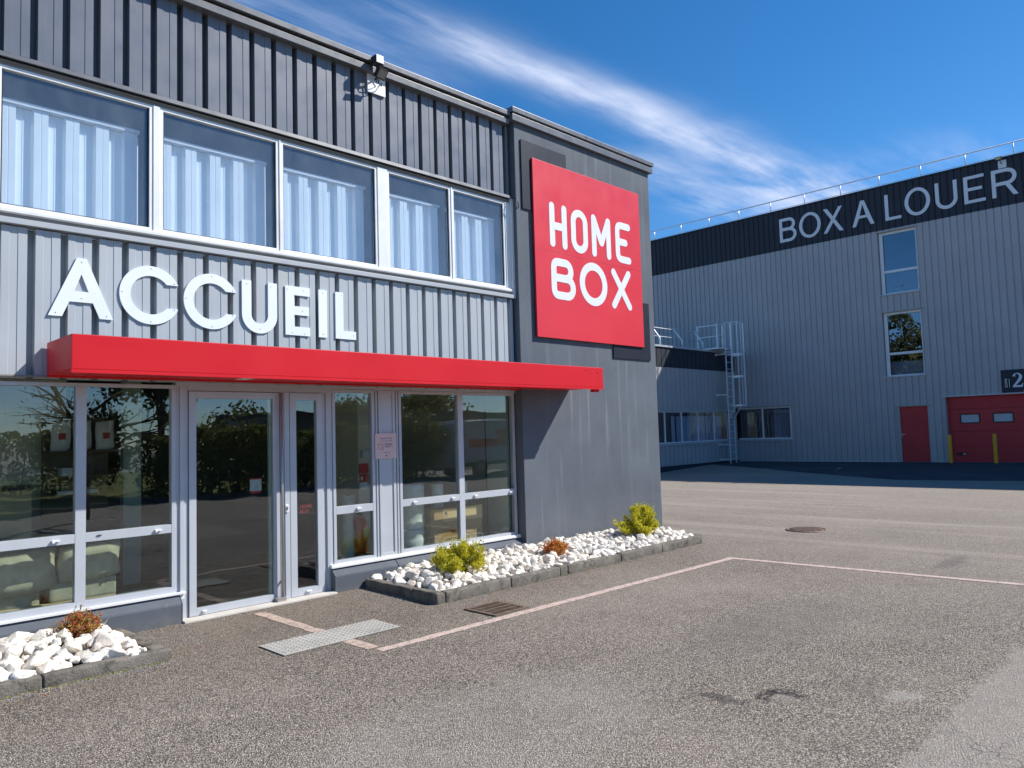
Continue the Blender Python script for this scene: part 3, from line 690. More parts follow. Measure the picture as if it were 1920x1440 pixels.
# canopy
cn = MB().box(1.737, 8.372, 6.51, 7.205, 2.25, 2.525).build('canopy', 'red', B1, .006)
MB().box(1.737, 8.372, 6.51, 6.53, 2.222, 2.25).box(1.737, 8.372, 7.17, 7.205, 2.235, 2.25).build('lip', 'red', cn)
MB().box(1.76, 8.35, 6.535, 7.20, 2.520, 2.529).build('top_sheet', 'roof_felt', cn)
MB().box(8.22, 8.34, 6.56, 6.62, 2.19, 2.25).build('drain_spout', 'red', cn, .004)
MB().box(3.27, 3.37, 6.46+.12, 6.98, 2.243, 2.2505).build('light_strip', 'white_plastic', cn)
for x in (3.95, 6.15): MB().box(x-.0012, x+.0012, 6.5094, 6.5104, 2.225, 2.522).build('seam', 'door_red', cn)
hb = MB()
for x, z in ((7.98, 2.475), (8.05, 2.475), (8.10, 2.44), (8.24, 2.45), (8.26, 2.448)): hb.box(x-.006, x+.006, 6.5075, 6.512, z-.006, z+.006)
o = hb.build('screw_hole', 'black', cn); o['kind'] = 'stuff'

# ------------------------------------------------------------------ lettering ACCUEIL
T = thing('raised_lettering', (3.2, 7.2, 2.75), 'white raised letters ACCUEIL above the red canopy', 'lettering')
def let(name, loops, screws):
    o = MB().plate(loops, FX, 7.2135, 7.2275).build(name, 'letter_white', T)
    for x, z in screws: MB().tube([(x, 7.2137, z), (x, 7.2105, z)], .0042, 8).build('screw', 'screw', o)
    for x, z in screws[:3]: MB().tube([(x, 7.2275, z), (x, 7.24, z)], .006, 6).build('spacer', 'black', o)
let('letter', [[(1.744, 2.763), (1.849, 2.763), (1.905, 2.896), (2.09, 2.896), (2.145, 2.763), (2.254, 2.763), (2.037, 3.284), (1.961, 3.284)], [(1.942, 2.99), (1.998, 3.143), (2.055, 2.99)]], [(1.998, 3.25), (1.80, 2.79), (2.2, 2.79), (1.998, 2.93)])
for cx_, s_ in ((2.577, 1), (3.147, 1)):
    let('letter', [arc(cx_, 3.023, .272, 24.3, 335.7, 48)+arc(cx_, 3.023, .179, 321.7, 38.3, 40)], [(cx_, 3.27), (cx_-.25, 3.03), (cx_, 2.775), (cx_+.21, 3.15), (cx_+.21, 2.90)])
let('letter', [[(3.454, 3.28)]+arc(3.645, 2.936, .191, 180, 360, 24)+[(3.836, 3.28), (3.736, 3.28)]+arc(3.645, 2.936, .091, 0, -180, 20)+[(3.554, 3.28)]], [(3.505, 3.24), (3.765, 3.24), (3.645, 2.79)])
let('letter', [[(3.93, 2.755), (4.217, 2.755), (4.217, 2.848), (4.032, 2.848), (4.032, 2.973), (4.208, 2.973), (4.208, 3.067), (4.032, 3.067), (4.032, 3.184), (4.217, 3.184), (4.217, 3.278), (3.93, 3.278)]], [(3.95, 3.24), (4.14, 3.24), (4.13, 3.02), (4.01, 2.78), (4.15, 2.775)])
let('letter', [rect(4.325, 4.428, 2.755, 3.278)], [(4.376, 3.24), (4.376, 2.79)])
let('letter', [[(4.535, 2.755), (4.798, 2.755), (4.798, 2.846), (4.636, 2.846), (4.636, 3.276), (4.535, 3.276)]], [(4.61, 3.24), (4.765, 2.8)])

# ------------------------------------------------------------------ HOME BOX sign
T = thing('wall_sign', (8.9, 7.1, 4.2), 'square red sign reading HOME BOX over two black backing squares on the tower', 'sign')
MB().box(7.495, 8.455, 7.118, 7.139, 4.772, 5.755).build('backing_panel', 'sign_dark', T)
MB().box(9.45, 10.45, 7.118, 7.139, 2.78, 3.722).build('backing_panel', 'sign_dark', T)
MB().box(7.685, 10.235, 7.088, 7.1165, 2.985, 4.228).build('sign_face', 'sign_red', T, .002)
MB().box(7.685, 10.235, 7.088, 7.1165, 4.231, 5.528).build('sign_face', 'sign_red', T, .002)
def hl(*parts):
    mb = MB()
    for i, L in enumerate(parts): mb.plate(L, FX, 7.0845-.0004*i, 7.0875)
    mb.build('letter', 'white', T)
w_ = .112; RD = 'round'
def rpath(pts, r, n=6):
    out = [pts[0]]
    for a, b, c in zip(pts[:-2], pts[1:-1], pts[2:]):
        a, b, c = Vector(a), Vector(b), Vector(c); p = b+(a-b).normalized()*r; q = b+(c-b).normalized()*r
        for i in range(n+1): t_ = i/n; v = p*(1-t_)**2+b*2*t_*(1-t_)+q*t_*t_; out.append((v.x, v.y))
    return out+[pts[-1]]
hl([stroke([(8.062, 4.365), (8.062, 4.91)], w_, RD)], [stroke([(8.33, 4.36), (8.33, 4.905)], w_, RD)], [stroke([(8.07, 4.625), (8.325, 4.625)], w_)])
sq = lambda cx, hw, z0, z1: arc(cx, z1-hw, hw, 0, 180, 16)+arc(cx, z0+hw, hw, 180, 360, 16)
hl([sq(8.674, .195, 4.303, 4.962), sq(8.674, .085, 4.413, 4.852)])
hl([stroke([(9.018, 4.36), (9.018, 4.905)], w_, RD)], [stroke([(9.024, 4.90), (9.196, 4.545)], w_, RD)], [stroke([(9.202, 4.545), (9.372, 4.90)], w_, RD)], [stroke([(9.378, 4.36), (9.378, 4.905)], w_, RD)])
hl([stroke(rpath([(9.905, 4.905), (9.614, 4.905), (9.614, 4.36), (9.905, 4.36)], .10), w_, RD)], [stroke([(9.62, 4.64), (9.82, 4.64)], w_, RD)])
w_ = .115
hl([stroke(rpath([(8.30, 4.10), (8.065, 4.10), (8.065, 3.615), (8.30, 3.615)], .10), w_)], [stroke([(8.295, 4.10)]+arc(8.325, 3.985, .115, 90, -90, 12)+[(8.07, 3.87)], w_)], [stroke([(8.295, 3.615)]+arc(8.355, 3.7425, .1275, -90, 90, 12)+[(8.07, 3.87)], w_)])
hl([arc(8.971, 3.87, .333, 0, 360, 40, .332)[:-1], arc(8.971, 3.87, .212, 0, 360, 36, .212)[:-1]])
hl([stroke([(9.475, 4.125), (9.875, 3.61)], w_, RD)], [stroke([(9.865, 4.135), (9.468, 3.605)], w_, RD)])

# pink notice
T = thing('notice', (5.21, 7.25, 1.4), 'pale pink printed notice with a small calendar and clock on the grey infill panel', 'notice')
MB().box(5.060, 5.358, 7.255, 7.2635, 1.402, 1.696).build('board', 'pink', T, .002)
text('Accueil clients', .030, FX, 5.125, 1.628, 7.2545, 'ink', 'lettering', T)
pr = MB()
for i, (a, c, z) in enumerate(((5.13, 5.30, 1.606), (5.19, 5.30, 1.575), (5.19, 5.30, 1.565), (5.19, 5.30, 1.546), (5.19, 5.26, 1.537), (5.18, 5.26, 1.472))): pr.box(a, c, 7.2540, 7.2549, z-.002, z+.002)
o = pr.build('print_line', 'ink', T); o['kind'] = 'stuff'
ic = MB()
for L in (rect(5.095, 5.170, 1.574, 1.578), rect(5.095, 5.099, 1.515, 1.574), rect(5.166, 5.170, 1.548, 1.574), rect(5.095, 5.14, 1.511, 1.515), rect(5.099, 5.166, 1.560, 1.563)): ic.plate([L], FX, 7.2540, 7.2549)
ic.plate([arc(5.155, 1.522, .022, 0, 360, 20)[:-1], arc(5.155, 1.522, .018, 0, 360, 20)[:-1]], FX, 7.2540, 7.2549)
ic.plate([rect(5.1535, 5.1565, 1.522, 1.537)], FX, 7.2540, 7.2549); ic.plate([rect(5.1565, 5.165, 1.5205, 1.5235)], FX, 7.2540, 7.2549)
ic.build('icon', 'pink_red', T)
MB().box(5.205, 5.222, 7.2540, 7.2549, 1.428, 1.445).build('emblem', 'ink', T)

# flood light over the cladding
def flood(T, x, z, s=1.):
    pass
T = thing('floodlight', (5.1, 7.2, 5.8), 'black floodlight with junction box on a white plate at the reception roof edge', 'floodlight')
MB().box(5.008, 5.262, 7.205, 7.224, 5.708, 5.945).build('mounting_plate', 'white', T, .002)
MB().tube([(5.12, 7.205, 5.88), (5.11, 7.12, 5.92), (5.08, 7.06, 5.97)], .012, 8).build('arm', 'black_metal', T)
MB().box(4.985, 5.095, 7.0, 7.11, 5.978, 6.075).build('junction_box', 'black_metal', T, .012)
MB().box(4.99, 5.09, 6.992, 6.999, 5.981, 6.072).build('box_cover', 'white', T, .003)
def hous(c, w, h, dpt, tilt, bmat, name):
    a = Vector(c); f_ = Vector((.15, -math.cos(tilt), -math.sin(tilt))).normalized(); x = f_.cross(Vector((0, 0, 1))).normalized(); y = x.cross(f_)
    def bx(mb, f0, f1, ww, hh):
        vs = [a+x*i*ww/2+y*j*hh/2+f_*k for i in (-1, 1) for j in (-1, 1) for k in (f0, f1)]
        return mb.add(vs, [(0, 1, 3, 2), (4, 6, 7, 5), (0, 4, 5, 1), (2, 3, 7, 6), (0, 2, 6, 4), (1, 5, 7, 3)])
    return bx
bx = hous((5.077, 7.02, 5.872), .14, .11, .04, R(38), None, '')
bx(MB(), -.035, .012, .15, .125).build('housing', 'black_metal', T, .006)
bx(MB(), .0125, .016, .12, .095).build('lens', 'alu_dark', T)
MB().tube([(5.05, 7.08, 5.97), (5.06, 7.10, 5.87), (5.09, 7.15, 5.81), (5.15, 7.18, 5.83), (5.12, 7.17, 5.89)], .006, 6).tube([(5.09, 7.05, 5.99), (5.12, 7.10, 5.95), (5.10, 7.12, 5.80), (5.17, 7.16, 5.80), (5.20, 7.19, 5.86)], .006, 6).tube([(5.09, 7.06, 6.05), (5.12, 7.06, 6.06), (5.13, 7.06, 6.01), (5.11, 7.06, 5.94)], .006, 6).build('cable', 'black', T)

# ------------------------------------------------------------------ planters with stones
def rock(seed):
    r = random.Random(seed); bm = bmesh.new()
    sx_, sy_, sz_ = r.uniform(.85, 1.25), r.uniform(.75, 1.), r.uniform(.6, .9)
    for i in range(20):
        v = Vector((r.gauss(0, 1), r.gauss(0, 1), r.gauss(0, 1))).normalized()*r.uniform(.82, 1.05)
        bm.verts.new((v.x*sx_, v.y*sy_, v.z*sz_))
    bmesh.ops.convex_hull(bm, input=bm.verts)
    for v in [v for v in bm.verts if not v.link_faces]: bm.verts.remove(v)
    bmesh.ops.bevel(bm, geom=list(bm.edges), offset=.07, segments=1, affect='EDGES', profile=.5)
    me = bpy.data.meshes.new('stone'); bm.to_mesh(me); bm.free(); me.materials.append(M['stone']); return me
rocks = [rock(100+i) for i in range(14)]
def bed(T, x0, x1, y0, y1, spacing, size, hmax, limit, keep):
    pts = []
    nx = int((x1-x0)/spacing); ny = int((y1-y0)/spacing)
    for i in range(nx+1):
        for j in range(ny+1):
            x = x0+(i+(.5 if j % 2 else 0))*spacing+rng.uniform(-.4, .4)*spacing; y = y0+j*spacing+rng.uniform(-.35, .35)*spacing
            if x > x1 or not keep(x, y): continue
            e = min(1, (y-y0)/.25, (x1-x)/.2, max(.15, (y1-y)/.12+.5), max(0.1, (x-x0)/.2+.3)); pts.append((x, y, max(0.1, e)))
    pts2 = sorted(pts, key=lambda p: p[0]**2+p[1]**2)
    hidden = MB()
    for n_, (x, y, e) in enumerate(pts2):
        s = size*rng.choice((rng.uniform(.5, .9), rng.uniform(.8, 1.15), rng.uniform(1., 1.4))); z = .075+hmax*e*rng.uniform(.45, 1.0)
        me = rng.choice(rocks); rot = (rng.uniform(-.6, .6), rng.uniform(-.6, .6), rng.uniform(0, 6.28))
        if n_ < limit: link('stone', me, T, (x, y, z), rot, (s, s, s))
        else:
            from mathutils import Euler
            mt = Matrix.Translation((x, y, z)) @ Euler(rot).to_matrix().to_4x4() @ Matrix.Scale(s, 4)
            hidden.add([mt @ v.co for v in me.vertices], [tuple(p.vertices) for p in me.polygons])
    # lower layer that fills the gaps
    for k in range(int(len(pts)*1.2)):
        x, y, e = rng.choice(pts); me = rng.choice(rocks); s = size*rng.uniform(.45, .8)
        mt = Matrix.Translation((x+rng.uniform(-.06, .06), y+rng.uniform(-.05, .05), .07+hmax*e*.25)) @ Matrix.Rotation(rng.uniform(0, 6.28), 4, 'Z') @ Matrix.Rotation(rng.uniform(0, 3), 4, 'X') @ Matrix.Scale(s, 4)
        hidden.add([mt @ v.co for v in me.vertices], [tuple(p.vertices) for p in me.polygons])
    o = hidden.build('small_stone', 'stone', T); o['kind'] = 'stuff'
def kerbstone(T, poly, h, top_in=.012):
    """poly: footprint corners; a worn block with bevelled edges"""
    n = len(poly); mb = MB()
    mb.add([(x, y, -.05) for x, y in poly]+[(x, y, h+rng.uniform(-.004, .004)) for x, y in poly], [tuple(range(n))[::-1], tuple(range(n, 2*n))]+[(i, (i+1) % n, n+(i+1) % n, n+i) for i in range(n)])
    me = mb.mesh('kerb_stone', 'kerb'); bm = bmesh.new(); bm.from_mesh(me)
    bmesh.ops.bevel(bm, geom=list(bm.edges), offset=.013, segments=2, affect='EDGES', profile=.5)
    bmesh.ops.subdivide_edges(bm, edges=[e for e in bm.edges if e.calc_length() > .15], cuts=9)
    for v in bm.verts:
        nn = noise.noise(v.co*14)*.006+noise.noise(v.co*40)*.003; v.co += Vector((nn, nn*1.2, nn))
    for f_ in bm.faces: f_.smooth = True
    bm.to_mesh(me); bm.free(); link('kerb_stone', me, T)
T = thing('stone_bed', (7.3, 6.4, 0), 'long bed of white stones with kerb, from the door to past the tower', 'stone bed')
xj = [4.885, 5.80, 6.60, 6.735, 7.76, 8.67, 9.66]
for a, c in zip(xj[:-1], xj[1:]): kerbstone(T, [(a+.004, 5.85), (c-.004, 5.85), (c-.004, 5.95), (a+.004, 5.95)], .105)
kerbstone(T, [(4.77, 5.85), (4.88, 5.85), (4.88, 6.28), (4.785, 6.28)], .105); kerbstone(T, [(4.787, 6.288), (4.885, 6.288), (4.92, 7.17), (4.83, 7.17)], .10)
kerbstone(T, [(9.665, 5.86), (9.78, 5.90), (9.84, 6.05), (9.75, 6.1), (9.665, 5.96)], .10)
kerbstone(T, [(9.755, 6.11), (9.845, 6.06), (10.2, 7.05), (10.1, 7.1)], .095)
MB().box(4.89, 9.75, 5.955, 7.15, -.02, .06).box(9.75, 10.1, 6.9, 7.15, -.02, .05).build('soil', 'soil', T)
B_ = [(5.58, 6.42), (8.98, 6.45), (7.05, 6.33)]
bed(T, 4.96, 9.80, 5.98, 7.08, .088, .064, .10, 298, lambda x, y: all((x-bx_)**2+(y-by_)**2 > r_**2 for (bx_, by_), r_ in zip(B_, (.12, .12, .08))) and x < 9.6+(y-5.9)*.3)
T = thing('stone_bed', (1.3, 6.6, 0), 'short bed of large white stones with kerb, in front of the left window', 'stone bed')
xj = [-1.2, -.2, .55, 1.46, 2.335]
for a, c in zip(xj[:-1], xj[1:]): kerbstone(T, [(a+.004, 6.06), (c-.004, 6.06), (c-.004, 6.155), (a+.004, 6.155)], .085)
kerbstone(T, [(2.215, 6.16), (2.33, 6.16), (2.31, 7.16), (2.20, 7.16)], .075)
MB().box(-1.2, 2.21, 6.155, 7.175, -.02, .05).build('soil', 'soil', T)
bed(T, -1.1, 2.15, 6.20, 7.08, .092, .068, .11, 290, lambda x, y: (x-1.90)**2+(y-6.84)**2 > .01)
def scatter(name, n, boxes, m='soil'):
    mb = MB()
    for _ in range(n):
        a, c, y0_, y1_ = rng.choice(boxes); x = rng.uniform(a, c); y = rng.uniform(y0_, y1_); s = rng.uniform(.004, .010)
        q = [(x+s*rng.uniform(.6, 1.3)*math.cos(k*2.09+_), y+s*rng.uniform(.6, 1.3)*math.sin(k*2.09+_), .001) for k in range(3)]
        mb.add(q+[(x, y, s*.9)], [(0, 1, 3), (1, 2, 3), (2, 0, 3)])
    o = mb.build(name, m); o['kind'] = 'stuff'; return o
scatter('loose_grit', 1500, [(4.8, 9.7, 5.72, 5.85), (1.2, 2.4, 5.92, 6.05), (4.5, 4.82, 6.2, 7.1), (2.35, 2.8, 6.3, 7.15)], 'concrete')
scatter('moss_debris', 500, [(4.9, 9.7, 5.81, 5.85), (1.2, 2.3, 6.02, 6.06)], 'grass')

def litter(name, n, x0, x1, y0, y1, z, m):
    mb = MB()
    for _ in range(n):
        p = Vector((rng.uniform(x0, x1), rng.uniform(y0, y1), z+rng.uniform(0, .012))); a = rng.uniform(0, 6.28); l = rng.uniform(.012, .03)
        d_ = Vector((math.cos(a), math.sin(a), rng.uniform(-.2, .3))); s_ = Vector((-math.sin(a), math.cos(a), rng.uniform(-.3, .3)))
        mb.add([p-d_*l*.5, p+s_*l*.25, p+d_*l*.5, p-s_*l*.25], [(0, 1, 2), (0, 2, 3)])
    o = mb.build(name, m); o['kind'] = 'stuff'
litter('dead_leaves', 60, 4.9, 9.7, 5.70, 5.84, .006, 'leaf_orange'); litter('dead_leaves', 30, 2.4, 5.0, 6.0, 7.1, .006, 'leaf_orange'); litter('dead_leaves', 26, 1.2, 2.9, 5.6, 6.05, .006, 'leaf_orange')
litter('dead_leaves', 45, 4.9, 9.6, 6.0, 7.1, .16, 'leaf_orange')
def shrub(name, c, rx, ry, rz, n, ls, m, label, z0=.10, stems=7, group=None, cat='shrub', seed=1):
    r = random.Random(seed); T = thing(name, (c[0], c[1], z0), label, cat, group)
    sm = MB(); fo = MB(); tips = []
    for k in range(stems*5):
        a = r.uniform(0, 6.28); el = r.uniform(.15, 1.5); L = r.uniform(.65, 1.05)
        tip = Vector((c[0]+rx*L*math.cos(a)*math.cos(el), c[1]+ry*L*math.sin(a)*math.cos(el), z0+.03+rz*L*(.25+.75*math.sin(el)))); tips.append(tip)
        mid = Vector((c[0], c[1], z0)).lerp(tip, .5)+Vector((r.uniform(-.03, .03), r.uniform(-.03, .03), .02))
        sm.tube([(c[0]+r.uniform(-.03, .03), c[1]+r.uniform(-.03, .03), z0-.04), mid, tip], .004, 4, .0015)
    for k in range(n):
        t_ = r.choice(tips); cc_ = Vector((c[0], c[1], z0+.04))
        p = cc_.lerp(t_, r.random()**.45)+Vector((r.gauss(0, .022), r.gauss(0, .022), r.gauss(0, .022)))
        if p.z < z0-.02: continue
        d = Vector((r.gauss(0, 1), r.gauss(0, 1), r.gauss(0, 1)+.8)).normalized(); s = Vector((r.gauss(0, 1), r.gauss(0, 1), r.gauss(0, 1))).cross(d).normalized()
        l = ls*r.uniform(.6, 1.3); w2 = l*.26; nb = d.cross(s)*l*.12
        fo.add([p, p+d*l*.5+s*w2+nb, p+d*l, p+d*l*.5-s*w2+nb], [(0, 1, 2), (0, 2, 3)])
    sm.build('stem', 'bark', T); me = fo.build('foliage', m, T); me['kind'] = 'stuff'; return T
shrub('shrub', (5.58, 6.42), .42, .34, .34, 12000, .028, 'leaf_yellow', 'bright yellow-green shrub in the stone bed nearer the door', seed=3, stems=9)
shrub('shrub', (8.98, 6.45), .48, .34, .42, 13000, .030, 'leaf_yellow', 'bright yellow-green shrub in the stone bed at the tower corner', seed=4, stems=9)
shrub('shrub', (1.90, 6.84), .18, .15, .19, 2600, .027, 'leaf_red', 'small shrub with red and green leaves among the stones under the left window', seed=5)
shrub('shrub', (7.05, 6.33), .20, .16, .17, 2600, .030, 'leaf_orange', 'small orange-red shrub in the middle of the long stone bed', seed=6)

# ------------------------------------------------------------------ seen through the glass
def cushion(name, T, x0, x1, y, z0, z1, th, seed):
    r = random.Random(seed); n = 14; vs = []; fs = []
    for side in (-1, 1):
        for i in range(n+1):
            for j in range(n+1):
                u, v = i/n, j/n; e = min(1, 4.2*min(u, 1-u)+.12)*min(1, 4.2*min(v, 1-v)+.12)
                x = x0+(x1-x0)*(u+.02*math.sin(6*v+seed)); z = z0+(z1-z0)*v-.03*math.sin(math.pi*u)*(1-v)+.02*u
                yy = y+side*th*.5*math.sqrt(e)+.012*noise.noise(Vector((u*5, v*5, seed)))
                vs.append((x, yy, z))
    N = (n+1)**2
    for s in (0, 1):
        for i in range(n):
            for j in range(n):
                a = s*N+i*(n+1)+j; fs.append((a, a+1, a+n+2, a+n+1) if s else (a, a+n+1, a+n+2, a+1))
    for i in range(n):
        for a, b_ in ((i*(n+1), (i+1)*(n+1)), (i*(n+1)+n, (i+1)*(n+1)+n), (i, i+1), (n*(n+1)+i, n*(n+1)+i+1)): fs.append((a, b_, b_+N, a+N))
    return MB().add(vs, fs, True).build(name, 'sofa', T)
T = thing('sofa', (1.9, 7.8, 0), 'green fabric sofa with loose back cushions behind the left window', 'sofa')
cushion('cushion', T, 1.42, 1.90, 7.56, .43, .765, .16, 1.); cushion('cushion', T, 1.93, 2.42, 7.56, .47, .765, .16, 2.); cushion('cushion', T, .9, 1.39, 7.56, .43, .765, .16, 3.)
MB().box(.9, 1.80, 7.60, 7.72, .10, .50).box(1.86, 2.40, 7.55, 7.72, .30, .465).build('back', 'sofa', T, .02)
MB().box(.9, 2.40, 7.72, 8.35, .10, .42).build('seat', 'sofa', T, .02)
MB().box(.9, 2.395, 7.548, 7.6, .10, .30).build('base_rail', 'wood', T, .004)
T = thing('display_shelf', (2.65, 9.5, 0), 'dark wall shelf holding supplies behind the left window', 'shelf')
MB().box(2.29, 2.96, 9.62, 9.68, .012, 1.98).build('back_panel', 'shelf', T)
for z in (1.58, 1.30, 1.08, .80, .4): MB().box(2.27, 3.02, 9.38, 9.62, z, z+.025).build('shelf_board', 'shelf', T)
bags = [(2.33, 2.52), (2.55, 2.73), (2.78, 2.97)]
for k, (a, c) in enumerate(bags):
    T = thing('packing_bag', ((a+c)/2, 9.48, 1.606), ['leftmost', 'middle', 'rightmost'][k]+' of the three white packed bags on the top of the dark shelf', 'bag', 'white bags on the shelf')
    cushion('bag', T, a, c, 9.47, 1.606, 1.92, .07, k+5.).data.materials[0] = M['white']
    MB().box(a+.065, c-.055, 9.425, 9.430, 1.73, 1.80).build('emblem', 'ext_red', T)
for k, (a, c, z, mm, lb) in enumerate(((2.42, 2.53, 1.325, 'white_plastic', 'small white box on the second board of the dark shelf'), (2.66, 2.80, 1.105, 'card', 'small brown carton on the third board of the dark shelf'), (2.36, 2.56, 1.105, 'black', 'black box on the third board of the dark shelf'))):
    T = thing('supply_box', ((a+c)/2, 9.45, z), lb, 'box'); MB().box(a, c, 9.40, 9.55, z, z+.09).build('body', mm, T, .004); MB().box(a+.02, c-.02, 9.397, 9.3995, z+.02, z+.06).build('label', 'white', T)
T = thing('cabinet', (1.2, 8.9, 0), 'low dark-topped wooden cabinet behind the sofa', 'cabinet')
MB().box(.2, 1.98, 8.7, 9.2, .012, 1.24).build('body', 'wood', T, .004); MB().box(.18, 2.0, 8.68, 9.22, 1.24, 1.27).build('top', 'black', T)
# bubble wrap rolls
def roll(c, r, z0, z1, label, tilt=0, top=.35):
    T = thing('bubble_wrap_roll', (c[0], c[1], z0), label, 'roll', 'bubble wrap rolls')
    prof = [(r*.3, z1-.003), (r*.93, z1), (r, z1-.02)]
    n = max(6, int((z1-z0)/.03)); prof += [(r*(1+.022*math.sin(k*1.7)+.012*math.sin(k*.6)), z1-.02-(z1-z0-.03)*k/n) for k in range(1, n)]+[(r*.97, z0)]
    MB().lathe(c, prof, 32).build('wrap', 'bubble', T); MB().lathe(c, [(r*.22, z0), (r*.22, z1+.004), (r*.30, z1+.004), (r*.30, z1-.01)], 20).build('core', 'card', T)
roll((5.90, 7.75), .19, .50, 1.05, 'upper of the two thick bubble wrap rolls stacked by the right window')
roll((5.88, 7.72), .18, .012, .495, 'lower of the two thick bubble wrap rolls stacked by the right window')
roll((6.40, 7.80), .085, .712, 1.02, 'slim bubble wrap roll on the carton, left of the mullion')
roll((6.86, 7.84), .085, .712, 1.02, 'slim bubble wrap roll on the carton, right of the mullion')
roll((4.99, 7.72), .08, .012, .98, 'slim bubble wrap roll beside the fire extinguisher')
T = thing('cardboard_box', (6.4, 7.8, 0), 'stacked brown carton printed FRAGILE behind the right window', 'carton')
MB().box(6.10, 6.98, 7.56, 8.05, .012, .71).build('carton', 'card', T, .004)
MB().box(6.29, 6.98, 7.5575, 7.5595, .54, .708).box(6.29, 6.98, 7.5575, 7.5595, .20, .345).build('band', 'card_light', T)
text('FRAGILE', .072, FX, 6.43, .375, 7.5565, 'ink', 'lettering', T); text('CARTON INFORMATIQUE', .05, FX, 6.315, .30, 7.5565, 'ink', 'lettering', T)
text('HAUT', .022, FX, 6.31, .60, 7.5565, 'ink', 'lettering', T); MB().plate([[(6.31, .63), (6.325, .63), (6.34, .65), (6.355, .63), (6.37, .63), (6.34, .675)]], FX, 7.5555, 7.557).build('arrow', 'ink', T)
text('HOME BOX', .026, FX, 6.52, .455, 7.5565, 'ink', 'lettering', T)
T = thing('fire_extinguisher', (5.13, 7.62, 0), 'red fire extinguisher behind the window beside the door', 'fire extinguisher')
MB().lathe((5.10, 7.66), [(.0, .30), (.07, .30), (.082, .31), (.085, .34), (.085, .64), (.075, .69), (.045, .72), (.025, .725), (.025, .745)], 24).build('cylinder', 'ext_red', T)
MB().box(5.07, 5.13, 7.64, 7.68, .745, .765).tube([(5.11, 7.66, .76), (5.04, 7.66, .80)], .008, 6).build('valve', 'black', T)
MB().tube([(5.07, 7.66, .755), (5.02, 7.64, .74), (5.0, 7.62, .68), (5.0, 7.60, .5), (5.01, 7.6, .40)], .008, 8).build('hose', 'black', T)
MB().box(5.10, 5.15, 7.571, 7.575, .49, .60).build('label', 'white', T)
MB().box(5.0, 5.22, 7.56, 7.76, .012, .30).build('stand', 'rust', T)
T = thing('wall_notices', (5.33, 7.85, 1.2), 'red and white safety signs and a small grey controller on the pale pillar', 'sign')
MB().box(5.235, 5.37, 7.852, 7.858, 1.22, 1.335).build('red_panel', 'ext_red', T); MB().box(5.24, 5.355, 7.852, 7.858, 1.115, 1.212).build('red_panel', 'ext_red', T)
MB().box(5.375, 5.43, 7.852, 7.858, 1.08, 1.20).build('red_panel', 'door_red', T); MB().box(5.27, 5.41, 7.83, 7.858, 1.41, 1.49).build('controller', 'alu_grey', T, .004)
MB().box(5.255, 5.285, 7.8495, 7.8515, 1.135, 1.18).box(5.39, 5.41, 7.8495, 7.8515, 1.10, 1.17).box(5.245, 5.35, 7.852, 7.857, 1.02, 1.10).build('print', 'white', T)

# ------------------------------------------------------------------ storage building (shaded)
X2 = 29.3
B2 = thing('storage_building', (X2, 8, .2), 'tall grey ribbed storage hall with a dark band under the roof, in shade', 'building')
PB = [(0, 0), (.150, 0), (.157, .028), (.190, .028), (.197, 0), (.22, 0)]
# openings in u=-Y
ops = [(-9.76, -8.44, 6.33, 8.64), (-9.76, -8.44, 3.31, 5.66), (-9.46, -8.36, 0, 2.21), (-7.88, -4.6, 0, 2.46), (-15.9, -13.38, 1.09, 2.43)]
clad(B2, FY, X2, -24, 8, .24, 4.20, .22, PB, 'shade_clad', ops, off=-.02-.22*20, back=.03, seen=(-15.9, -5.0))
clad(B2, FY, X2-.004, -24, 8, 4.19, 8.73, .22, PB, 'shade_clad', ops, off=-.02-.22*20, back=.03, seen=(-15.9, -5.0))
clad(B2, FY, X2-.012, -24, 8, 8.735, 10.33, .22, PB, 'navy_clad', (), off=-.02-.22*20, back=.03, seen=(-20.2, -5.0))
# inner wall behind the sheets, with the same openings
iw = MB()
def wallpieces(mb, x0, x1, ya, yb, z0, z1, opn):
    ys_ = sorted({ya, yb}|{-c for o in opn for c in o[:2] if ya < -c < yb})
    for p, q in zip(ys_[:-1], ys_[1:]):
        mid = -(p+q)/2; zz = [(z0, z1)]
        for (oa, ob, a, c) in opn:
            if oa < mid < ob:
                nz = []
                for s_, e_ in zz:
                    if a > s_: nz.append((s_, min(a, e_)))
                    if c < e_: nz.append((max(c, s_), e_))
                zz = [(s_, e_) for s_, e_ in nz if e_-s_ > .01]
        for s_, e_ in zz: mb.box(x0, x1, p, q, s_, e_)
wallpieces(iw, X2+.05, X2+.22, -8, 24, .15, 10.30, ops)
iw.build('inner_wall', 'shade_clad', B2)
MB().box(X2+.22, X2+16, -8, 24, 9.9, 10.28).build('roof', 'roof_felt', B2)
MB().box(X2+.05, X2+16, -8.15, -8.0, .1, 10.3).box(X2+.05, X2+16, 24, 24.15, .1, 10.3).box(X2+16, X2+16.15, -8.15, 24.15, .1, 10.3).build('wall', 'shade_clad', B2)
MB().box(X2+.22, X2+3, -8, 24, 2.7, 3.1).box(X2+.22, X2+3, -8, 24, 5.9, 6.2).box(X2+3, X2+3.1, -8, 24, .2, 9.9).build('interior_floor', 'interior_dark', B2)
MB().box(X2-.05, X2+.25, -8, 24, 10.33, 10.38).build('coping', 'navy_clad', B2)
for ya, yb in ((-8, 4.6), (7.9, 8.36), (9.46, 15.7)): MB().box(X2-.02, X2+.06, ya, yb, .16, .237).build('base_flashing', 'alu_grey', B2)
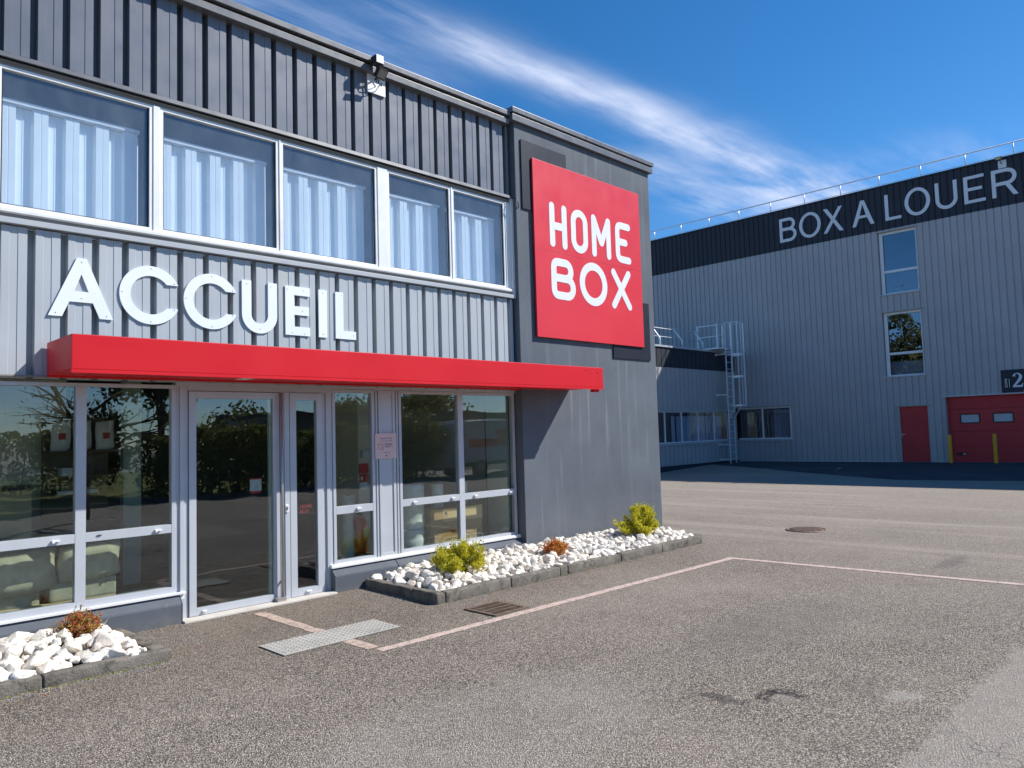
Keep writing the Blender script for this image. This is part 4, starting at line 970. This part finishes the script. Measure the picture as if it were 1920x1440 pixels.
# windows with deep reveals
def farwin(oa, ob, z0, z1, rail, name='window', m='glass_far', vert=None):
    ya, yb = -ob, -oa; xf = X2+.10
    f = MB(); wv = .07
    f.box(xf, xf+.06, ya+.01, ya+.01+wv-.02, z0, z1); f.box(xf, xf+.06, yb-.15, yb-.02, z0, z1)
    A, Bq = ya+.06, yb-.15
    f.box(xf+.001, xf+.059, A, Bq, z0, z0+.055); f.box(xf+.001, xf+.059, A, Bq, z1-.09, z1); f.box(xf+.001, xf+.059, A, Bq, rail-.045, rail+.045)
    f = f.build(name, 'alu', B2, .004)
    MB().box(xf+.025, xf+.035, A, Bq, z0+.055, rail-.045).build('pane', m, f); MB().box(xf+.025, xf+.035, A, Bq, rail+.045, z1-.09).build('pane', m, f)
    MB().box(xf+.02, xf+.024, Bq-.02, Bq, z0+.055, z1-.09).build('gasket', 'black', f)
    MB().box(X2-.05, xf, ya-.07, yb+.07, z0-.04, z0-.005).build('sill', 'alu_grey', f, .003)
    MB().box(X2-.045, X2+.02, ya-.07, yb+.07, z1+.003, z1+.04).build('lintel', 'shade_clad', f, .003)
    MB().box(X2-.006, xf, ya-.03, ya-.001, z0, z1).box(X2-.006, xf, yb+.001, yb+.03, z0, z1).build('reveal', 'shade_clad', f)
    return f
farwin(-9.76, -8.44, 6.33, 8.64, 7.17); f = farwin(-9.76, -8.44, 3.31, 5.66, 4.14)
# radiator-like rail seen behind the lower window and floor slab
MB().box(X2+.3, X2+.34, 8.5, 9.7, 3.35, 3.85).build('blind', 'curtain', f)
# ground floor window by the ladder
f = MB(); xf = X2+.06
f.box(xf, xf+.06, 13.42, 13.50, 1.10, 2.42).box(xf, xf+.06, 14.63, 14.69, 1.16, 2.36).box(xf, xf+.06, 13.50, 15.75, 1.10, 1.16).box(xf, xf+.06, 13.50, 15.75, 2.36, 2.42)
f = f.build('window', 'alu', B2, .004)
for a, c in ((13.50, 14.63), (14.69, 15.75)): MB().box(xf+.025, xf+.035, a, c, 1.16, 2.36).build('pane', 'glass_far', f)
MB().box(X2-.05, xf, 13.33, 15.7, 1.045, 1.085).build('sill', 'alu_grey', f, .003); MB().box(X2-.04, xf, 13.33, 15.7, 2.435, 2.465).build('lintel', 'shade_clad', f)
def drape(T, fn, u0, u1, z0, z1, d, m='curtain', amp=.03, f=38):
    n = int((u1-u0)/.02); vs = []
    for i in range(n+1):
        u = u0+(u1-u0)*i/n; dd = d+amp*math.sin(u*f+1.5*math.sin(u*7)); vs += [fn(u, z0, dd), fn(u+.01*math.sin(i), z1, dd)]
    return MB().add(vs, [(2*i, 2*i+1, 2*i+3, 2*i+2) for i in range(n)], True).build('curtain', m, T)
drape(f, FY, -14.3, -13.55, 1.1, 2.3, X2+.35)
# door and roller door
d = MB().box(X2+.09, X2+.13, 8.445, 9.365, .215, 2.185).build('door', 'door_red', B2, .004)
MB().box(X2+.05, X2+.09, 9.23, 9.36, 1.185, 1.21).box(X2+.075, X2+.09, 9.33, 9.37, 1.12, 1.24).build('handle', 'steel', d, .004)
MB().box(X2+.03, X2+.16, 9.37, 9.46, .2, 2.21).box(X2+.03, X2+.16, 8.36, 8.44, .2, 2.21).box(X2+.03, X2+.16, 8.44, 9.37, 2.187, 2.21).build('door_frame', 'shade_clad', B2)
MB().box(X2-.04, X2+.03, 8.29, 9.55, 2.215, 2.245).build('lintel', 'shade_clad', B2); MB().box(X2-.03, X2+.15, 8.36, 9.46, .17, .212).build('threshold', 'concrete', B2)
gd = thing_ = None
zs_ = [.2, .72, 1.26, 2.02, 2.46]
for p, q in zip(zs_[:-1], zs_[1:]):
    pn = MB()
    if (p, q) == (1.26, 2.02): wallpieces(pn, X2+.20, X2+.24, 4.6, 7.85, p+.003, q-.003, [(-7.487, -6.877, 1.53, 1.865), (-6.508, -5.893, 1.53, 1.865), (-5.53, -4.92, 1.53, 1.865)])
    else: pn.box(X2+.20, X2+.24, 4.6, 7.85, p+.003, q-.003)
    pn = pn.build('garage_door_panel', 'door_red', B2, .004)
    if p == 1.26:
        for a, c in ((6.877, 7.487), (5.893, 6.508), (4.92, 5.53)):
            wf = frame(MB(), a, c, 1.53, 1.865, .035, 0, 1)
            wf = MB().box(X2+.19, X2+.23, a, a+.035, 1.53, 1.865).box(X2+.19, X2+.23, c-.035, c, 1.53, 1.865).box(X2+.19, X2+.23, a+.035, c-.035, 1.53, 1.565).box(X2+.19, X2+.23, a+.035, c-.035, 1.83, 1.865).build('door_window', 'black', pn)
            MB().box(X2+.215, X2+.225, a+.035, c-.035, 1.565, 1.83).build('glazing', 'curtain', pn)
    if p == .2: MB().box(X2+.185, X2+.20, 7.34, 7.66, .435, .535).build('lock_plate', 'black', pn, .004); MB().box(X2+.175, X2+.185, 7.36, 7.46, .455, .515).build('handle', 'steel', pn, .004)
MB().box(X2-.03, X2+.20, 7.851, 7.90, .2, 2.46).build('door_frame', 'shade_clad', B2); MB().box(X2-.04, X2+.24, 4.55, 8.0, 2.462, 2.50).build('lintel', 'alu_grey', B2)
MB().box(X2-.005, X2+.24, 4.6, 7.9, .14, .205).build('threshold', 'concrete', B2)
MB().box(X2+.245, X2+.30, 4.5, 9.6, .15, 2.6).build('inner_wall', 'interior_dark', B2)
# sign zone 2
T = thing('zone_sign', (X2, 5.6, 2.5), 'dark blue sign with a large white 2, above the red garage door', 'sign')
MB().box(X2-.045, X2-.012, 4.95, 6.135, 2.512, 3.262).build('board', 'navy_clad', T, .003)
two = [(-5.80, 2.985)]+arc(-5.762, 3.0, .04, 200, -20, 8)+[(-5.728, 3.06), (-5.735, 3.09)]+[(-5.70, 3.115), (-5.655, 3.105), (-5.625, 3.06), (-5.63, 2.99), (-5.67, 2.91), (-5.73, 2.83), (-5.81, 2.725), (-5.815, 2.675), (-5.545, 2.675), (-5.52, 2.80), (-5.54, 2.80), (-5.565, 2.745), (-5.60, 2.735), (-5.73, 2.735), (-5.66, 2.81), (-5.575, 2.90), (-5.545, 2.97), (-5.54, 3.04), (-5.575, 3.10), (-5.64, 3.14), (-5.70, 3.14), (-5.76, 3.12), (-5.80, 3.07)]
MB().plate([two], FY, X2-.049, X2-.046).build('numeral', 'white', T)
text('zone', .155, FY, -5.965, 2.675, X2-.048, 'white', 'lettering', T, rot=math.pi/2)
MB().plate([rect(-5.915, -5.900, 2.68, 2.96)], FY, X2-.049, X2-.046).build('rule', 'white', T)
MB().plate([[(-5.54, 2.53), (-5.46, 2.60), (-5.38, 2.53)]], FY, X2-.049, X2-.046).build('arrow', 'white', T)
# BOX A LOUER
T = thing('painted_lettering', (X2, 9.3, 9.04), 'large pale letters BOX A LOUER on the dark band under the roof', 'lettering')
def bl(*parts):
    mb = MB()
    for i, L in enumerate(parts): mb.plate(L, FY, X2-.030-.0006*i, X2-.0125)
    mb.build('letter', 'louer', T)
q = .118; h_ = q/2
bl([stroke([(-13.10, 9.999-h_), (-13.471+h_, 9.999-h_), (-13.471+h_, 9.03+h_), (-13.08, 9.03+h_)], q)], [stroke([(-13.105, 10-h_)]+arc(-13.07, 9.745, .195, 90, -90, 12)+[(-13.41, 9.55)], q)], [stroke([(-13.085, 9.03+h_)]+arc(-13.06, 9.315, .226, -90, 90, 12)+[(-13.41, 9.545)], q)])
bl([arc(-12.226, 9.51, .43, 0, 360, 44, .505)[:-1], arc(-12.226, 9.51, .305, 0, 360, 40, .392)[:-1]])
bl([[(-11.70, 9.035), (-11.555, 9.035), (-10.955, 9.99), (-11.09, 9.99)]], [[(-11.68, 9.99), (-11.53, 9.99), (-10.93, 9.035), (-11.08, 9.035)]])
bl([[(-10.605, 9.045), (-10.48, 9.045), (-10.36, 9.335), (-10.06, 9.335), (-9.94, 9.045), (-9.81, 9.045), (-10.14, 10.0), (-10.275, 10.0)], [(-10.325, 9.435), (-10.207, 9.87), (-10.095, 9.435)]])
bl([[(-9.418, 9.04), (-8.87, 9.04), (-8.87, 9.145), (-9.298, 9.145), (-9.298, 10.0), (-9.418, 10.0)]])
bl([arc(-8.32, 9.515, .42, 0, 360, 44, .503)[:-1], arc(-8.32, 9.515, .297, 0, 360, 40, .39)[:-1]])
bl([stroke([(-7.73+h_, 10.0)]+[(-7.73+h_, 9.40)]+arc(-7.385, 9.37, .287, 185, 355, 20, .287)[0:]+[(-7.04-h_+.0, 9.40), (-7.04-h_, 9.985)], q)])
bl([[(-6.84, 9.045), (-6.205, 9.045), (-6.205, 9.15), (-6.72, 9.15), (-6.72, 9.47), (-6.29, 9.47), (-6.29, 9.575), (-6.72, 9.575), (-6.72, 9.88), (-6.22, 9.88), (-6.22, 9.985), (-6.84, 9.985)]])
bl([stroke([(-6.008+h_, 9.05), (-6.008+h_, 9.965-h_+.02), (-5.58, 9.965-h_+.02)], q)], [stroke([(-5.59, 9.985-h_)]+arc(-5.56, 9.705, .218, 90, -90, 12)+[(-5.94, 9.487)], q)], [[(-5.63, 9.45), (-5.49, 9.45), (-5.262, 9.05), (-5.405, 9.05)]])
T = thing('floodlight', (X2, 5.66, 10.1), 'small floodlight on a grey plate over the R of BOX A LOUER', 'floodlight')
MB().box(X2-.035, X2-.013, 5.545, 5.785, 10.01, 10.27).build('mounting_plate', 'louer', T)
MB().box(X2-.32, X2-.20, 5.62, 5.80, 10.22, 10.34).build('housing', 'black_metal', T, .01); MB().box(X2-.328, X2-.321, 5.64, 5.78, 10.235, 10.325).build('lens', 'wood', T)
MB().tube([(X2-.035, 5.68, 10.15), (X2-.2, 5.7, 10.26)], .012, 6).build('arm', 'black_metal', T)
# roof guard rail
T = thing('guard_rail', (X2+.05, 10, 10.38), 'thin galvanised guard rail along the roof of the storage hall', 'guard rail')
pm_ = MB().tube([(X2+.12, 0, 10.38), (X2+.10, 0, 10.84)], .020, 6).box(X2+.05, X2+.20, -.05, .05, 10.378, 10.39).mesh('post', 'galv')
for k in range(-2, 17): link('post', pm_, T, (0, 5.344+1.42*(k-0), 0)) if True else None
MB().tube([(X2+.10, 2.5, 10.835), (X2+.10, 28.0, 10.835)], .022, 6).build('top_rail', 'galv', T)
MB().tube([(X2+.11, 2.5, 10.46), (X2+.11, 28.0, 10.46)], .010, 5).build('lower_rail', 'galv', T)

# bollards
for k, y in enumerate((7.665, 6.34)):
    T = thing('bollard', (28.8, y, .19), ['yellow steel bollard at the left edge of the red garage door', 'yellow steel bollard in front of the middle of the red garage door'][k], 'bollard', 'yellow bollards')
    MB().lathe((28.8, y), [(.062, .19), (.062, 1.14), (.05, 1.165), (.0, 1.17)], 20).build('post', 'yellow', T); MB().lathe((28.8, y), [(.10, .19), (.10, .202), (.062, .205)], 16).build('base_plate', 'yellow', T)

# ------------------------------------------------------------------ low wing
YV = 15.76
B3 = thing('office_wing', (25, YV, .05), 'low grey ribbed wing with a strip of curtained windows, joined to the storage hall', 'building')
PC = [(0, 0), (.262, 0), (.268, .03), (.288, .03), (.294, 0), (.30, 0)]
wo = [(20, 28.6, 1.09, 2.31)]
clad(B3, FX, YV, 20, 29.25, .27, 3.95, .30, PC, 'shade_clad', wo, off=.12, back=.03, seen=(23, 29.3))
clad(B3, FX, YV-.01, 20, 29.25, 3.955, 4.70, .30, PC, 'navy_clad', (), off=.12, back=.03, seen=(23, 29.3))
MB().box(20, 29.25, YV+.05, YV+.2, .0, 1.09).box(20, 29.25, YV+.05, YV+.2, 2.31, 4.7).box(28.6, 29.25, YV+.05, YV+.2, 1.09, 2.31).box(19.8, 20, YV+.0, 22, 0, 4.7).build('inner_wall', 'shade_clad', B3)
MB().box(20, 29.25, YV-.06, YV+.25, 4.70, 4.77).build('coping', 'alu_grey', B3); MB().box(20, 29.25, YV+.25, 22, 4.6, 4.70).build('roof', 'roof_felt', B3)
MB().box(20, 29.25, YV-.015, YV+.05, .0, .265).build('plinth', 'navy_clad', B3)
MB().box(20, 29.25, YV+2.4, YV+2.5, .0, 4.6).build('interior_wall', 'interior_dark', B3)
mx = [20.6, 22.2, 23.92, 25.06, 26.23, 27.45, 28.55]
for a, c in zip(mx[:-1], mx[1:]):
    f = MB(); fw_ = .05
    f.box(a, a+fw_, YV+.04, YV+.10, 1.10, 2.30).box(c-.02, c, YV+.04, YV+.10, 1.10, 2.30).box(a+fw_, c-.02, YV+.04, YV+.10, 1.10, 1.15).box(a+fw_, c-.02, YV+.04, YV+.10, 2.26, 2.30)
    f = f.build('window', 'alu', B3, .003); MB().box(a+fw_, c-.02, YV+.065, YV+.075, 1.15, 2.26).build('pane', 'glass_far', f)
    if a > 24.5: drape(f, FX, a+.07, c-.05, 1.12, 2.12, YV+.32, 'sheet')
drape(B3, FX, 24.75, 25.02, 1.12, 2.12, YV+.32, 'sheet')
MB().box(20, 28.65, YV-.05, YV+.04, 1.03, 1.085).build('sill', 'alu_grey', B3, .003); MB().box(20, 28.65, YV-.03, YV+.04, 2.315, 2.35).build('lintel', 'alu_grey', B3, .003)
# leaning guard rail on the wing
T = thing('guard_rail', (25, YV, 4.77), 'leaning galvanised guard rail on the roof of the low wing', 'guard rail')
pts_ = [(0, YV+.06, 4.77), (0, YV+.07, 5.05), (0, YV+.42, 5.52), (0, YV+.44, 5.56)]
pm_ = MB().tube(pts_, .032, 8).mesh('post', 'galv')
for x in (22.35, 23.87, 25.39, 26.92): link('post', pm_, T, (x, 0, 0))
MB().tube([(20.5, YV+.40, 5.50), (27.3, YV+.40, 5.50)], .018, 6).build('top_rail', 'galv', T); MB().tube([(20.5, YV+.21, 5.14), (27.3, YV+.21, 5.14)], .014, 6).build('mid_rail', 'galv', T)
# caged ladder
T = thing('caged_ladder', (27.9, 15.3, .15), 'galvanised ladder with a safety cage up to the roof of the low wing', 'ladder')
xa, xb, yl = 27.72, 28.17, 15.28
for x in (xa, xb):
    MB().box(x-.03, x+.03, yl-.014, yl+.014, .17, 1.93 if x == xb else 4.95).build('rail', 'galv', T)
    if x == xb: MB().box(x-.03, x+.03, yl-.014, yl+.014, 2.25, 4.95).build('rail', 'galv', T)
    MB().bar((x, yl, 4.95), (x, yl, 5.90), .05).build('rail_extension', 'galv', T)
rg = MB().tube([(xa+.03, yl, 0), (xb-.03, yl, 0)], .013, 6).mesh('rung', 'galv')
for k in range(17): link('rung', rg, T, (0, 0, .35+k*.28))
rad = .38; cyy = yl-.30
def hoop(z): return [(xa-.05, yl, z)]+[(27.945+rad*math.cos(R(a)), cyy+.36*math.sin(R(a)), z) for a in range(180, 361, 15)]+[(xb+.05, yl, z)]
for z in (2.5, 3.66, 4.55): 
    hm = MB(); hp = hoop(z)
    for a, c in zip(hp[:-1], hp[1:]): hm.bar(a, c, .006, .05)
    hm.build('cage_hoop', 'galv', T)
hp = hoop(5.84); hm = MB().tube(hp, .022, 6).build('cage_hoop', 'galv', T)
for a in (190, 225, 270, 315, 350):
    x, y = 27.945+rad*math.cos(R(a)), cyy+.36*math.sin(R(a)); MB().bar((x, y, 2.48), (x, y, 5.84), .035, .008, (1, 0, 0)).build('cage_bar', 'galv', T)
for z in (.35, .95, 2.95, 4.6): MB().bar((xa, yl, z), (xa, YV, z), .05).bar((xa, YV-.03, z-.05), (xa, YV-.03, z+.05), .07).build('wall_bracket', 'galv', T)
for x in (xa, xb): MB().bar((x, yl, 1.98), (x, yl-.32, 2.47), .03).build('brace', 'galv', T)
MB().box(27.15, 28.3, yl, YV+.5, 4.78, 4.84).build('platform', 'galv', T)
for (x, y) in ((27.2, yl+.05), (27.2, YV+.45), (27.62, yl+.05), (28.3, YV+.2)): MB().bar((x, y, 4.84), (x, y, 5.80), .05).build('gate_post', 'galv', T)
MB().bar((27.2, yl+.05, 5.75), (27.2, YV+.45, 5.75), .035).bar((27.2, yl+.05, 5.3), (27.2, YV+.45, 5.3), .035).bar((27.2, yl+.05, 5.78), (27.66, yl+.05, 5.78), .035).bar((27.2, yl+.05, 5.35), (27.66, yl+.05, 5.35), .03).build('gate_rail', 'galv', T)

# ------------------------------------------------------------------ what the windows reflect: the far side of the yard
def leaves(mb, r, n, ls, pos):
    for _ in range(n):
        p = pos(r); d = Vector((r.gauss(0, 1), r.gauss(0, 1), r.gauss(0, 1))).normalized(); s = d.cross(Vector((r.gauss(0, 1), r.gauss(0, 1), r.gauss(0, 1)))).normalized(); l = ls*r.uniform(.6, 1.4)
        mb.add([p-d*l*.5, p+s*l*.3, p+d*l*.5, p-s*l*.3], [(0, 1, 2, 3)])
def hedge(x0, x1, y, dep, h, n, label, seed):
    r = random.Random(seed); T = thing('hedge', ((x0+x1)/2, y, 0), label, 'hedge')
    def pos(r):
        x = r.uniform(x0, x1); hh = h*(.82+.25*noise.noise(Vector((x*.5, seed, 0)))+.10*noise.noise(Vector((x*2, seed, 1))))
        return Vector((x, y-dep*r.random(), hh*(1-r.random()**1.6)))
    mb = MB(); leaves(mb, r, n, .16, pos); o = mb.build('foliage', 'leaf_hedge', T); o['kind'] = 'stuff'
    st = MB()
    for k in range(int((x1-x0)/.6)): st.tube([(x0+k*.6, y-dep/2, 0), (x0+k*.6+r.uniform(-.1, .1), y-dep/2, h*.7)], .03, 5, .012)
    st.build('stem', 'bark', T)
hedge(8.2, 19.0, -8.3, 1.6, 2.45, 16000, 'dark green hedge along the far side of the yard, reflected in the entrance door', 11)
def tree(c, h, rad, n, label, seed, trunk=.16, bare=False, ls=.2, m='leaf_tree', group=None, spread=1.):
    r = random.Random(seed); T = thing('tree', (c[0], c[1], 0), label, 'tree', group); tm = MB(); tips = []
    tm.tube([(c[0], c[1], -.1), (c[0]+.1, c[1], h*.25), (c[0]+.05, c[1]+.1, h*.5)], trunk, 8, trunk*.6)
    lm = MB()
    def grow(p, d, L, rr, lev):
        q = p+d*L*.5+Vector((r.gauss(0, .06), r.gauss(0, .06), 0))*L; e = q+(d+Vector((r.gauss(0, .2), r.gauss(0, .2), r.gauss(0, .15)))).normalized()*L*.5
        lm.tube([p, q, e], rr, 5, rr*.55); tips.append(e); tips.append(q)
        if lev > 0:
            for _ in range(3 if lev > 1 else 2):
                grow(e if r.random() < .6 else q, (d+Vector((r.gauss(0, .65), r.gauss(0, .65), r.gauss(.1, .4)))).normalized(), L*r.uniform(.55, .8), rr*.55, lev-1)
    for k in range(7):
        a = k*.9+r.random(); grow(Vector((c[0]+.05, c[1]+.08, h*(.28+.04*k))), Vector((math.cos(a)*spread, math.sin(a)*spread, r.uniform(.35, 1.1))).normalized(), h*.22, trunk*.5, 3)
    tm.build('trunk', 'bark', T); lm.build('limb', 'bark', T)
    if not bare:
        mb = MB(); leaves(mb, r, n, ls, lambda r: r.choice(tips)+Vector((r.gauss(0, 1), r.gauss(0, 1), r.gauss(0, 1)))*rad*.16); o = mb.build('crown', m, T); o['kind'] = 'stuff'
    else:
        mb = MB(); leaves(mb, r, n, ls, lambda r: r.choice(tips)+Vector((r.gauss(0, .1), r.gauss(0, .1), r.gauss(0, .1)))); o = mb.build('buds', m, T); o['kind'] = 'stuff'
    return T
tree((9.9, -12.5), 6.5, 1.6, 8000, 'tall dense tree behind the hedge, reflected beside the door', 21, m='leaf_hedge', spread=.3)
tree((7.6, -12.5), 2.7, 1.7, 5000, 'low leafy tree reflected in the left window', 22)
tree((19.5, -26), 3.3, 3.2, 6000, 'round-crowned tree beyond the hedge, reflected in the door glass', 23, ls=.3)
tree((15.2, -18), 2.2, 2.4, 5000, 'bushy tree behind the hedge, reflected left in the door glass', 25, ls=.25)
tree((5.2, -3.8), 4.6, 1.0, 500, 'bare spring tree with thin branches, reflected in the left window', 24, .09, True, .06, spread=1.2)
tree((25.5, -24), 4.3, 2.6, 5000, 'leafy tree beyond the yard, reflected in the right window', 26, ls=.25)
tree((18.9, -9.3), 3.3, 1.1, 2200, 'young leafy tree beside the hedge end, reflected in the right window', 27, .06, False, .14)
tree((33.5, -27), 5.6, 3.0, 5000, 'large tree far beyond the low workshop', 28, ls=.3)
tree((2.5, -15), 4.2, 2.4, 5000, 'leafy tree at the far left of the yard', 29, ls=.22)
hedge(-9, 9.5, -15, 2.0, 2.5, 14000, 'loose olive-green hedge at the back of the grass verge, reflected in the left window', 12)
for k, (x, y, h) in enumerate(((-17, 16, 12), (-20, 23, 13.5), (-16, 30, 12.5), (-21, 37, 13), (-15, 9, 11))):
    tree((x, y), h, 4.0, 7000, ['tall yard-side tree behind the camera, nearest the reception wall', 'tallest of the trees mirrored in the upper windows of the hall', 'broad tree mirrored in the lower window of the hall', 'farthest tree of the row mirrored in the hall windows', 'first tree of the row left of the yard'][k], 40+k, .22, False, .5, group='trees along the left edge of the yard')
# verge
sheet('grass_verge', [(-8, -7.2), (3.9, -6.45), (5.8, -6.95), (8.0, -7.9), (12.0, -8.1), (19, -8.4), (19, -30), (-8, -30)], 'grass', .05)
kb = MB(); kp = [(-8, -7.15), (3.9, -6.40), (5.8, -6.90), (8.0, -7.85), (12.0, -8.05), (19, -8.35)]
T = thing('verge_kerb', (5.8, -6.9, 0), 'grey kerb edging the grass on the far side of the yard', 'kerb')
for a, c in zip(kp[:-1], kp[1:]): MB().bar((a[0], a[1], .03), (c[0], c[1], .03), .12, .16).build('kerb_stone', 'kerb', T)
# low workshop beyond the hedge
T = thing('workshop', (24, -16, 0), 'low dark grey workshop with windows and a red door, reflected in the right window', 'building')
MB().box(16.5, 46, -22, -15.9, 0, 2.75).build('wall', 'trim_dark', T); MB().box(16.3, 46.2, -22.2, -15.7, 2.75, 2.9).build('roof', 'roof_felt', T)
for x in (26.6, 28.6, 31.2): wf = MB().box(x, x+1.1, -15.9, -15.84, 1.7, 2.5).build('window', 'white', T); MB().box(x+.07, x+1.03, -15.84, -15.82, 1.77, 2.43).build('pane', 'glass_far', wf)
MB().box(29.9, 31.0, -15.9, -15.84, .1, 2.45).build('door', 'door_red', T)
# van
T = thing('parked_van', (22, -8.2, 0), 'white van with a red poster on its side, reflected in the right window', 'van')
vx0, vx1, vy0, vy1 = 19.35, 24.8, -9.2, -7.3
prof = [(vx0, .42), (vx0, 2.05), (vx0+.15, 2.2), (vx1-1.9, 2.2), (vx1-1.2, 1.95), (vx1-.75, 1.3), (vx1-.15, 1.12), (vx1, .9), (vx1, .42)]
n = len(prof)
MB().add([(x, y, z) for y in (vy0, vy1) for x, z in prof], [(i, (i+1) % n, n+(i+1) % n, n+i) for i in range(n)]+[tuple(range(n))[::-1], tuple(range(n, 2*n))]).build('body', 'van', T, .05)
for x in (vx0+.9, vx1-.95):
    for y in (vy0+.12, vy1-.10): wh = MB().tube([(x, y-.11, .34), (x, y+.11, .34)], .34, 24).build('wheel', 'tyre', T); MB().tube([(x, y-.115, .34), (x, y+.115, .34)], .19, 16).build('rim', 'steel', wh)
MB().box(vx1-1.75, vx1-1.0, vy1-.01, vy1+.006, 1.3, 1.85).build('side_window', 'black', T)
MB().box(vx0+.1, vx1-.1, vy1-.01, vy1+.01, .42, .58).build('side_trim', 'black', T)
FV = lambda u, v, d: (u, d, v)
po = MB().plate([rect(19.75, 21.15, 1.5, 1.88)], FX, vy1+.008, vy1+.001).build('poster', 'white', T)
MB().plate([rect(19.68, 21.15, 1.20, 1.47)], FX, vy1+.012, vy1+.001).build('poster_band', 'sign_red', T)
MB().plate([rect(21.08, 21.62, 1.22, 1.87)], FX, vy1+.020, vy1+.001).build('poster_square', 'sign_red', T)
FM = lambda u, v, d: (-u, d, v)     # side that looks toward +Y: reads from +X to -X
text('BOX A LOUER', .16, FM, -21.02, 1.72, vy1+.014, 'door_red', 'lettering', T); text('de 2 à 50m²', .16, FM, -20.95, 1.54, vy1+.014, 'ink', 'lettering', T)
text('HOME\nBOX', .17, FM, -21.58, 1.60, vy1+.026, 'white', 'lettering', T)
# lamp post in the reflection
T = thing('lamp_post', (9.3, -10.5, 0), 'thin dark lamp post behind the hedge, reflected in the left window', 'lamp post')
MB().tube([(9.3, -10.5, 0), (9.3, -10.5, 6)], .07, 10, .045).build('pole', 'black_metal', T); MB().box(9.1, 9.5, -10.6, -10.1, 6.0, 6.1).build('lamp_head', 'black_metal', T, .02)
